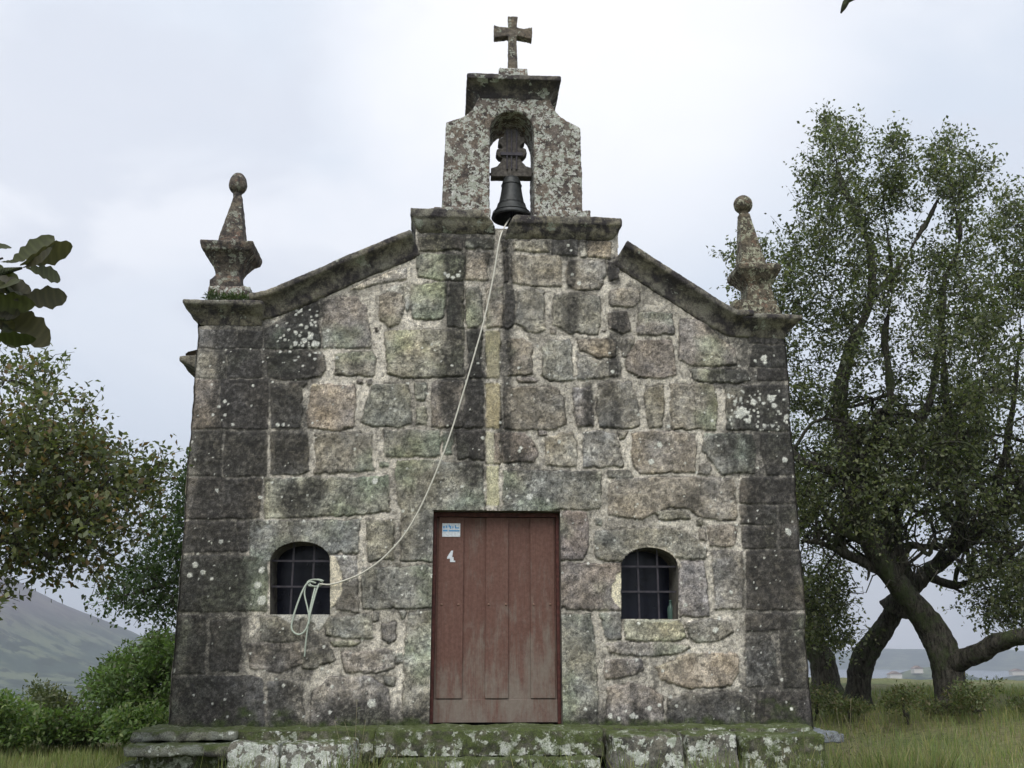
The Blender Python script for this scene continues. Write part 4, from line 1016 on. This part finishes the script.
# right-hand oak whose trunk leans left to right (behind), and the leaning twin before it
t1 = [grounded(853, 690, 19)]+L((862, 665, 19), (884, 628, 19), (903, 598, 19), (925, 575, 19.2), (955, 552, 19.4), (985, 520, 19.6), (1000, 470, 19.6), (1012, 410, 19.6), (1020, 340, 19.6))
limbs1 = [(t1, .25, .03), (L((892, 612, 19), (905, 585, 18.8), (896, 550, 18.6), (880, 510, 18.4), (870, 470, 18.2), (850, 430, 18), (835, 380, 18)), .2, .05),
          (L((955, 552, 19.4), (962, 500, 19), (950, 440, 18.6), (945, 380, 18.5), (940, 300, 18.5)), .12, .04), (L((985, 520, 19.6), (1020, 490, 19.6), (1060, 440, 19.8), (1090, 380, 20)), .12, .05),
          (L((925, 575, 19.2), (960, 585, 19), (1000, 560, 18.6), (1040, 530, 18.5)), .10, .04)]
p1 = [(985, 225), (1000, 195), (1024, 215), (1100, 240), (1150, 400), (1120, 560), (1030, 600), (960, 560), (930, 480), (925, 380), (940, 300)]
A1 = np.concatenate([vol(p1, 760, 18, 22, q, 31.), vol([(985, 230), (1005, 190), (1060, 200), (1060, 320), (1000, 330)], 60, 18, 20, q), vol([(925, 430), (1060, 430), (1060, 600), (960, 590), (935, 520)], 110, 19, 22, q)]); B1 = vol([(930, 440), (1040, 440), (1080, 620), (960, 600)], 90, 18, 21, q)
tree('oak_tree', 'oak behind the field whose mossy trunk leans right and crosses its neighbour', 'tree', limbs1, np.concatenate([A1, B1]), .075, 60, .33, OAK+[OAK[3]], q, 'oaks right of the chapel', bare=len(B1), extra=80, ereg=([(900, 430), (1060, 400), (1080, 600), (950, 590)], 18, 21))
t2 = [grounded(952, 695, 17.5)]+L((948, 672, 17.5), (935, 635, 17.5), (915, 605, 17.4), (893, 580, 17.2), (872, 545, 17), (858, 510, 16.8), (856, 480, 16.8), (866, 455, 16.9), (885, 445, 17.2), (905, 447, 17.4))
limbs2 = [(t2, .275, .10), (L((858, 500, 16.8), (848, 460, 16.6), (838, 410, 16.6), (850, 350, 16.6), (870, 300, 16.7), (868, 240, 16.8), (842, 185, 16.8), (835, 150, 16.8)), .17, .02),
          (L((870, 300, 16.7), (900, 265, 16.7), (925, 225, 16.8), (938, 200, 16.8)), .07, .02), (L((856, 480, 16.8), (830, 470, 16.4), (800, 460, 16.2), (770, 430, 16.2)), .12, .03),
          (L((905, 447, 17.4), (930, 400, 17.4), (940, 330, 17.3), (945, 280, 17.2), (960, 240, 17.2), (950, 185, 17.2)), .10, .02), (L((868, 455, 17), (890, 400, 17), (885, 340, 17), (892, 280, 17), (883, 200, 17)), .10, .02),
          (L((945, 665, 17.5), (975, 655, 17.2), (1005, 640, 17), (1040, 630, 16.8), (1080, 600, 16.8)), .17, .09), (L((893, 580, 17.2), (860, 560, 17), (825, 545, 16.8), (800, 540, 16.8)), .11, .03), (L((872, 545, 17), (840, 530, 16.8), (815, 500, 16.6), (790, 490, 16.6)), .10, .03)]
p2 = [(722, 262), (750, 245), (790, 230), (805, 190), (815, 140), (830, 118), (855, 130), (862, 170), (872, 200), (880, 215), (882, 160), (893, 128), (908, 150), (905, 200), (915, 190), (930, 160), (950, 135), (960, 170), (988, 160), (985, 185), (960, 230), (945, 250), (975, 285), (1010, 290), (1010, 380), (960, 460), (900, 520), (880, 560), (850, 520), (800, 520), (770, 500), (780, 420), (790, 330), (745, 290)]
A2 = vol(p2, 980, 15.4, 18.8, q, 47.); B2 = vol([(790, 440), (900, 400), (1000, 430), (1010, 560), (900, 590), (800, 600)], 260, 16, 18.6, q)
A2 = np.concatenate([A2, vol([(860, 420), (1000, 420), (1000, 500), (930, 520), (900, 500), (870, 560)], 90, 16, 19, q)]); A2 = np.concatenate([A2, vol([(722, 262), (800, 225), (800, 420), (775, 400), (745, 300)], 70, 15.8, 18, q)]); A2b = vol([(820, 560), (850, 590), (850, 640), (815, 640), (795, 600)], 60, 16.5, 18.5, q); A2c = vol([(960, 560), (1040, 560), (1060, 620), (980, 625)], 80, 17, 19, q)
A2d = vol([(815, 128), (835, 118), (855, 132), (862, 180), (870, 240), (815, 240), (802, 190)], 26, 16, 17.6, q); A2e = vol([(925, 165), (950, 135), (985, 160), (982, 185), (950, 215), (915, 215)], 24, 16.2, 17.8, q); A2f = vol([(880, 215), (882, 160), (893, 128), (906, 150), (904, 210)], 20, 16.2, 17.6, q)
tree('oak_tree', 'tall spreading oak with forked mossy trunk nearest the chapel corner', 'tree', limbs2, np.concatenate([A2, A2b, A2c, A2d, A2e, A2f, B2]),   .068, 54, .24, OAK, q, 'oaks right of the chapel', bare=len(B2), extra=190, ereg=([(785, 400), (1010, 380), (1010, 570), (800, 590)], 15.8, 18.8))
t3 = [grounded(826, 692, 22)]+L((824, 668, 22), (812, 640, 22), (800, 600, 22), (790, 540, 22))
A3 = vol([(740, 400), (870, 420), (860, 560), (845, 630), (812, 655), (780, 640)], 300, 21, 24.5, q, 11.)
tree('oak_tree', 'dark oak half hidden behind the right corner of the chapel', 'tree', [(t3, .34, .15), (L((790, 540, 22), (820, 500, 22), (850, 450, 22)), .12, .04)], A3, .08, 60, .36, OAK[:3], q, 'oaks right of the chapel')
# left oak, close, its boughs hanging into the picture
t4 = [grounded(-330, 760, 9)]+L((-320, 600, 9), (-290, 450, 9), (-260, 330, 9))
limbs4 = [(t4, .28, .14), (L((-290, 450, 9), (-160, 470, 9), (-60, 440, 9), (20, 430, 8.9), (80, 460, 8.9)), .11, .015), (L((-300, 500, 9), (-180, 560, 9), (-80, 560, 9), (0, 540, 8.9), (60, 560, 8.8)), .09, .015), (L((-260, 330, 9), (-150, 330, 9), (-60, 370, 9), (10, 380, 9)), .08, .012), (L((20, 430, 8.9), (70, 480, 8.9), (120, 490, 8.8), (150, 490, 8.8)), .03, .01)]
p4 = [(-250, 340), (-120, 280), (0, 350), (22, 345), (45, 350), (50, 385), (72, 400), (88, 412), (95, 440), (118, 460), (135, 455), (160, 468), (162, 500), (140, 520), (130, 545), (105, 555), (92, 590), (78, 600), (70, 625), (58, 612), (45, 578), (20, 592), (0, 602), (-100, 620), (-240, 560)]
A4 = np.concatenate([vol(p4, 400, 8.2, 10.2, q, 5.), vol([(0, 420), (90, 440), (150, 480), (120, 530), (60, 560), (0, 570)], 140, 8.4, 10, q)])
tree('oak_tree', 'near oak on the left with browning leaves hanging over the valley', 'tree', limbs4, A4, .055, 66, .165, OAK+[(.13, .14, .06), (.15, .10, .045), (.11, .13, .06)], q, None, twr=.008, kink=.12)
# oak behind the left corner of the chapel
t5 = [grounded(230, 690, 17)]+L((228, 600, 17), (225, 540, 17), (230, 480, 17))
A5 = vol([(183, 482), (175, 500), (160, 520), (150, 545), (118, 580), (112, 598), (130, 612), (160, 608), (178, 616), (230, 620), (300, 560), (290, 470), (230, 440)], 330, 16, 19, q)
tree('oak_tree', 'green oak peeping out behind the left corner of the chapel', 'tree', [(t5, .22, .1), (L((226, 590, 17), (190, 580, 17), (160, 585, 17), (130, 595, 17)), .07, .02)], A5, .075, 75, .26, [(.040, .068, .022), (.055, .085, .03), (.03, .05, .018)], q)
# near oak beside the camera: big leaves in the upper left corner, one twig tip over the top edge
def oakleaf(p, d, nrm, Ln, q):
    d = d/np.linalg.norm(d); s = np.cross(d, nrm); s /= np.linalg.norm(s)+1e-9; nn = np.cross(s, d)
    prof = [(0, .02), (.10, .05), (.22, .19), (.30, .15), (.42, .30), (.51, .23), (.64, .36), (.73, .26), (.85, .25), (.95, .13), (1, .0)]
    tt = np.linspace(0, 1, 21); ww = np.interp(tt, [a for a, _ in prof], [b_ for _, b_ in prof])*.62; prof = list(zip(tt, ww)); V = []; Fc = []; cv = q.uniform(-.45, .45)
    for i, (t_, w_) in enumerate(prof):
        c_ = p+d*Ln*t_-nn*Ln*cv*t_*t_; V += [c_+s*w_*Ln+nn*Ln*.18*w_, c_, c_-s*w_*Ln+nn*Ln*.18*w_]
    for i in range(len(prof)-1):
        a = 3*i; Fc += [(a, a+1, a+4, a+3), (a+1, a+2, a+5, a+4)]
    return V, Fc
def near_tree():
    q = np.random.default_rng(77); base = (-3.4, -9.2, -.95)
    root = thing('oak_tree', 'nearest oak whose large blurred leaves reach in at the left edge', 'tree', base)
    def nb(px, py, D): return np.array(pdist(px, py, D))
    w_ = MB(); tr = [base, (-3.35, -9.2, .3), (-3.2, -9.15, 1.5), (-3.0, -9.1, 2.6), (-2.8, -9.2, 3.4)]
    w_.tube(spl(tr), list(np.linspace(.17, .09, 41)), 10)
    bough = [np.array(tr[2]), nb(-420, 240, 2.2), nb(-220, 280, 2.1), nb(-80, 300, 2.05), nb(-10, 275, 2.0), nb(22, 268, 2.0)]
    w_.tube(spl(bough), list(np.linspace(.04, .0025, 51)), 6)
    tw = [(nb(-80, 300, 2.05), nb(-20, 318, 2.03), nb(10, 320, 2.0)), (nb(-10, 275, 2.0), nb(5, 285, 2.0), nb(14, 300, 2.0)), (nb(-40, 288, 2.0), nb(-10, 262, 2.05), nb(3, 258, 2.05))]
    for t_ in tw: w_.tube(list(t_), [.004, .003, .002], 5)
    over = [np.array(tr[4]), np.array((-1.8, -8.9, 3.7)), np.array((-.4, -8.3, 3.6)), np.array((.25, -8.0, 3.3)), nb(862, -40, 3.0), nb(846, 2, 3.0), nb(841, 13, 3.0)]
    w_.tube(spl(over), list(np.linspace(.05, .003, 61)), 6)
    w_.build('trunk', M['bark'], root, off=base, smooth=True)
    V = []; Fc = []; CC = []
    sp = [((-20, 262), (20, 285), .08), ((-18, 300), (25, 305), .08), ((-10, 335), (22, 345), .08), ((20, 265), (64, 244), .080), ((22, 268), (58, 258), .075), ((26, 268), (66, 276), .05), ((14, 300), (64, 297), .078), ((8, 305), (50, 345), .085), ((10, 262), (45, 250), .07), ((0, 262), (18, 262), .07), ((-4, 275), (30, 290), .08), ((-10, 290), (36, 285), .08), ((-6, 300), (14, 335), .075), ((0, 320), (16, 350), .07), ((-20, 320), (8, 345), .08), ((-14, 250), (10, 240), .07), ((-20, 280), (22, 300), .085), ((-8, 310), (24, 318), .06)]
    for (a, e_, Ln) in sp:
        P0 = nb(a[0], a[1], 2.0+q.uniform(-.04, .04)); P1 = nb(e_[0], e_[1], 2.0+q.uniform(-.05, .05)); d = P1-P0; Ln = np.linalg.norm(d)*1.03
        nr = np.array([q.normal()*.5, -1, .35+q.normal()*.7])
        v, f = oakleaf(P0, d, nr, Ln, q); n0 = len(V); V += v; Fc += [tuple(i+n0 for i in ff) for ff in f]; c_ = np.array([(.050, .062, .022), (.075, .082, .035), (.06, .055, .03)][q.integers(3)]); CC += [c_*.85*(1+.25*math.sin(7.*k_)) for k_ in range(len(v))]
    # the rest of the bough, out of the picture
    for i in range(420):
        t_ = q.random(); P0 = np.array(spl(bough, 8)[int(5+t_*22)])+q.normal(size=3)*.16 if i % 2 else np.array((-2.95, -9.1, 3.1))+q.normal(size=3)*np.array([.5, .5, .35])
        tx = to3(P0)
        if tx[2] > 0 and ((tx[0] > -90 and tx[0] < 1040 and tx[1] > -60) or (300 < tx[0] < 1300 and tx[1] > -120)): continue
        v, f = oakleaf(P0, q.normal(size=3), np.array([q.normal()*.4, q.normal()*.4, 1]), q.uniform(.06, .1), q); n0 = len(V); V += v; Fc += [tuple(i_+n0 for i_ in ff) for ff in f]; c_ = np.array((.05, .065, .023))*q.uniform(.7, 1.4); CC += [c_]*len(v)
    mesh_np('crown', np.array(V), Fc, M['leaf'], root, True, np.array(CC), off=base)
def to3(P):
    d = P-C; z = d@FW; return 512+F*(d@RT)/z, 384-F*(d@UP)/z, z
near_tree()
# ------------------------------------------------------------------ SHRUBS
def shrub(label, poly, D0, D1, n, lf, per, crad, pal, q, group=None, name='shrub', droop=-.3, W=.45):
    A = vol(poly, n, D0, D1, q); P = np.array(poly); bx_ = (P[:, 0].min()+P[:, 0].max())/2; g0 = grounded(bx_, P[:, 1].max(), (D0+D1)/2)
    for a in A: a[2] = max(a[2], float(terr(np.array(a[0]), np.array(a[1])))+.05)
    t_ = [g0, tuple(np.array(g0)+np.array([.05, 0, .25])), tuple(np.array(g0)*.5+A.mean(0)*.5), tuple(A.mean(0))]
    r_ = tree(name, label, 'plant', [(t_, .03, .015)], A, lf, per, crad, pal, q, group, twr=.006, leafW=W, droop=droop, spray=False)
    for c_ in r_.children:
        if c_.name.startswith('trunk'): c_.name = 'stem'
        if c_.name.startswith('crown'): c_.name = 'foliage'
    return r_
FRESH = [(.11, .175, .055), (.14, .21, .068), (.08, .13, .045), (.18, .22, .09)]
shrub('rounded green shrub beside the left corner of the chapel', [(98, 680), (118, 660), (135, 642), (165, 636), (190, 646), (190, 715), (150, 716), (98, 714), (92, 700)], 14.5, 16.5, 170, .075, 80, .22, FRESH[:3]+OAK[:1], q)
shrub('loose tall shrub in the hedge between the fern bank and the round shrub', [(24, 706), (32, 692), (45, 688), (60, 696), (80, 708), (90, 724), (24, 724)], 16.5, 18, 50, .07, 70, .2, OAK, q)
shrub('bright green bush at the left edge of the photo', [(-60, 708), (-20, 700), (10, 703), (34, 714), (36, 738), (-60, 740)], 14.6, 15.8, 90, .075, 80, .2, FRESH, q)
shrub('low bramble bush in the middle of the left hedge', [(42, 720), (75, 714), (98, 718), (108, 732), (95, 738), (40, 738)], 15, 16, 70, .07, 80, .18, FRESH[:3]+[(.08, .09, .04)], q)
shrub('small fern bush against the chapel platform on the left', [(104, 722), (120, 714), (150, 712), (180, 718), (178, 735), (110, 736)], 13.2, 14.2, 50, .07, 70, .16, FRESH, q)
for i in range(7):
    x0 = 790+i*42; tp_ = 697-[12, -6, 7, -8, 17, -4, 9][i]; x0 += [0, -8, 6, 10, -6, 8, 0][i]; D = [17, 16.3, 15.6, 16.6, 15.8, 16.6, 16][i]
    shrub(['clump of bracken behind the right end of the platform', 'bracken clump under the crossing oak trunks', 'bracken clump before the gap of distant water', 'grey green fern clump below the forked oak', 'tallest bracken clump in the right meadow edge', 'fern clump under the low oak bough', 'bracken clump at the right edge of the photo'][i],
          [(x0, 706), (x0+4, tp_+5), (x0+22, tp_), (x0+44, tp_+4), (x0+48, 708)], D, D+1.6, 30, .055, 46, .16, [(.11, .14, .06), (.13, .15, .065), (.085, .11, .05), (.16, .14, .08)], q, 'bracken clumps along the meadow edge')
# fern tuft on the left cornice
tz = zc0+.235; A = np.array([(fx(px, 296, .0)[0], q.uniform(-.10, .05), tz+q.uniform(.02, .07)) for px in np.linspace(210, 262, 16)])
o = thing('fern_tuft', 'tuft of green ferns growing on the left corner cornice below the pinnacle', 'plant', tuple(A.mean(0)))
V, Fc, c_ = leaves(A, .06, 45, .06, .22, [(.06, .09, .035), (.09, .12, .06), (.05, .07, .03)], q, droop=-.6); mesh_np('fronds', V, Fc, M['leaf'], o, False, c_, off=tuple(A.mean(0)))
# ------------------------------------------------------------------ GRASS
def blades(P, hgt, wid, q, pal, lean=.35):
    n = len(P); a = q.uniform(0, 2*np.pi, n); dx = np.cos(a); dy = np.sin(a); h = hgt*(.45+.9*q.random(n)); w_ = wid*(.6+.8*q.random(n)); b_ = q.uniform(0, 2*np.pi, n); ln = lean*h*q.random(n)
    base = P; s = np.stack([dx, dy, 0*dx], -1)*w_[:, None]/2; mid = base+np.stack([np.cos(b_)*ln*.35, np.sin(b_)*ln*.35, h*.6], -1); tip = base+np.stack([np.cos(b_)*ln, np.sin(b_)*ln, h], -1)
    V = np.stack([base-s, base+s, mid+s*.7, mid-s*.7, tip], 1).reshape(-1, 3); i = np.arange(n)*5
    quads = np.stack([i, i+1, i+2, i+3], -1); tri = np.stack([i+3, i+2, i+4, i+4], -1)
    Fq = [tuple(f) for f in quads]+[tuple(f[:3]) for f in tri]
    pal = np.array(pal); c = pal[q.integers(0, len(pal), n)]*(.7+.6*q.random((n, 1))); return V, Fq, np.repeat(c, 5, 0)
def scatter(x0, x1, y0, y1, n, q):
    x = q.uniform(x0, x1, n); y = q.uniform(y0, y1, n); return np.stack([x, y, terr(x, y)-.01], -1)
GP = [(.23, .25, .09), (.19, .23, .08), (.30, .27, .12), (.25, .26, .10), (.27, .24, .14), (.15, .20, .07), (.14, .20, .06), (.17, .22, .075)]
Pm = scatter(3.45, 13, -2.5, 9.5, 42000, q); k = fbm(Pm[:, 0], Pm[:, 1], .9, 3) > q.random(len(Pm))*.75; Pm = Pm[k]
V, Fc, c_ = blades(Pm, .17, .008, q, GP, .8); tag(mesh_np('meadow_grass', V, Fc, M['blade'], None, False, c_), 'tall half dry meadow grass growing right of the chapel', 'grass', None, 'stuff')
Pl = np.concatenate([scatter(-9, -3.9, -2, 4.5, 26000, q)]); V, Fc, c_ = blades(Pl, .13, .008, q, [(.21, .26, .09), (.25, .28, .10), (.17, .22, .08), (.30, .28, .15)]); tag(mesh_np('lawn_grass', V, Fc, M['blade'], None, False, c_), 'short green grass left of the chapel', 'grass', None, 'stuff')
# weeds along the foot of the steps
Pf = []
for (px, nn, sp_, yy) in [(370, 260, .13, -1.02), (390, 160, .2, -1.05), (440, 220, .4, -1.06), (520, 220, .45, -1.06), (590, 160, .2, -1.05), (660, 300, .4, -1.0), (735, 420, .45, -.98), (790, 600, .35, -.95), (840, 500, .3, -.75), (300, 200, .5, -1.15), (180, 200, .4, -1.1), (105, 260, .2, -.9)]:
    x0 = zone(px, 740, -.3)[0]; P = np.stack([q.normal(x0, sp_*.5, nn), q.normal(yy, .06, nn), np.full(nn, -.64)], -1); P[:, 2] = terr(P[:, 0], P[:, 1])-.02; Pf.append(P)
V, Fc, c_ = blades(np.concatenate(Pf), .42, .010, q, GP+[(.07, .10, .03)], .5); tag(mesh_np('verge_grass', V, Fc, M['blade'], None, False, c_), 'uneven grass and weeds along the foot of the stone steps', 'grass', None, 'stuff')
def weed(px, top, n, label, yb=-.98, sp_=.05):
    x0 = zone(px, 748, -.3)[0]; z0 = float(terr(np.array(x0), np.array(yb))); b = MB(); V = []
    hh = fx(px, top, yb)[1]-z0
    for i in range(n):
        a = q.normal(size=2)*sp_; k = 1 if i == 0 else q.uniform(.5, .95); P = [(x0+a[0]*.2, yb, z0), (x0+a[0]*.8, yb+a[1]*.3, z0+hh*k*.5), (x0+a[0]*1.8, yb+a[1], z0+hh*k)]; S_ = spl(P, 5); b.tube(S_, list(np.linspace(.0035, .0015, len(S_))), 4)
        for p in S_[4:]: V += [np.array(p)]*1
    o = thing('weed', label, 'plant', (x0, yb, z0)); b.build('stem', M['straw'], o, off=(x0, yb, z0), smooth=True)
    v, f, c = leaves(np.array(V), .02, 3, .028, .35, [(.12, .12, .06), (.09, .11, .045)], q); mesh_np('leaves', v, f, M['leaf'], o, False, c, off=(x0, yb, z0))
M['straw'] = plain('dry_stem', (.22, .19, .12), .8)
weed(371, 700, 6, 'tall dry weed standing left of the door steps'); weed(383, 722, 4, 'shorter weed close beside the door steps', -.99); weed(788, 700, 5, 'thin flowering weed before the right corner of the chapel', -.92); weed(752, 728, 5, 'leafy weed growing against the right end of the platform', -.95, .08); weed(815, 715, 7, 'weed cluster at the bluish corner slab', -.8, .1)
# ------------------------------------------------------------------ HAZE
HZ = True
if HZ:
    m, nt, out = newmat('haze'); g = N(nt); v = g.n('ShaderNodeVolumePrincipled', {'Color': (.80, .87, 1, 1), 'Density': .00030, 'Anisotropy': .2}).outputs[0]; nt.links.new(v, out.inputs['Volume'])
    b = MB(); b.box((-4950, -4950, -110), (4950, 4950, 420)); tag(b.build('haze', m), 'pale valley haze', 'haze', None, 'stuff')
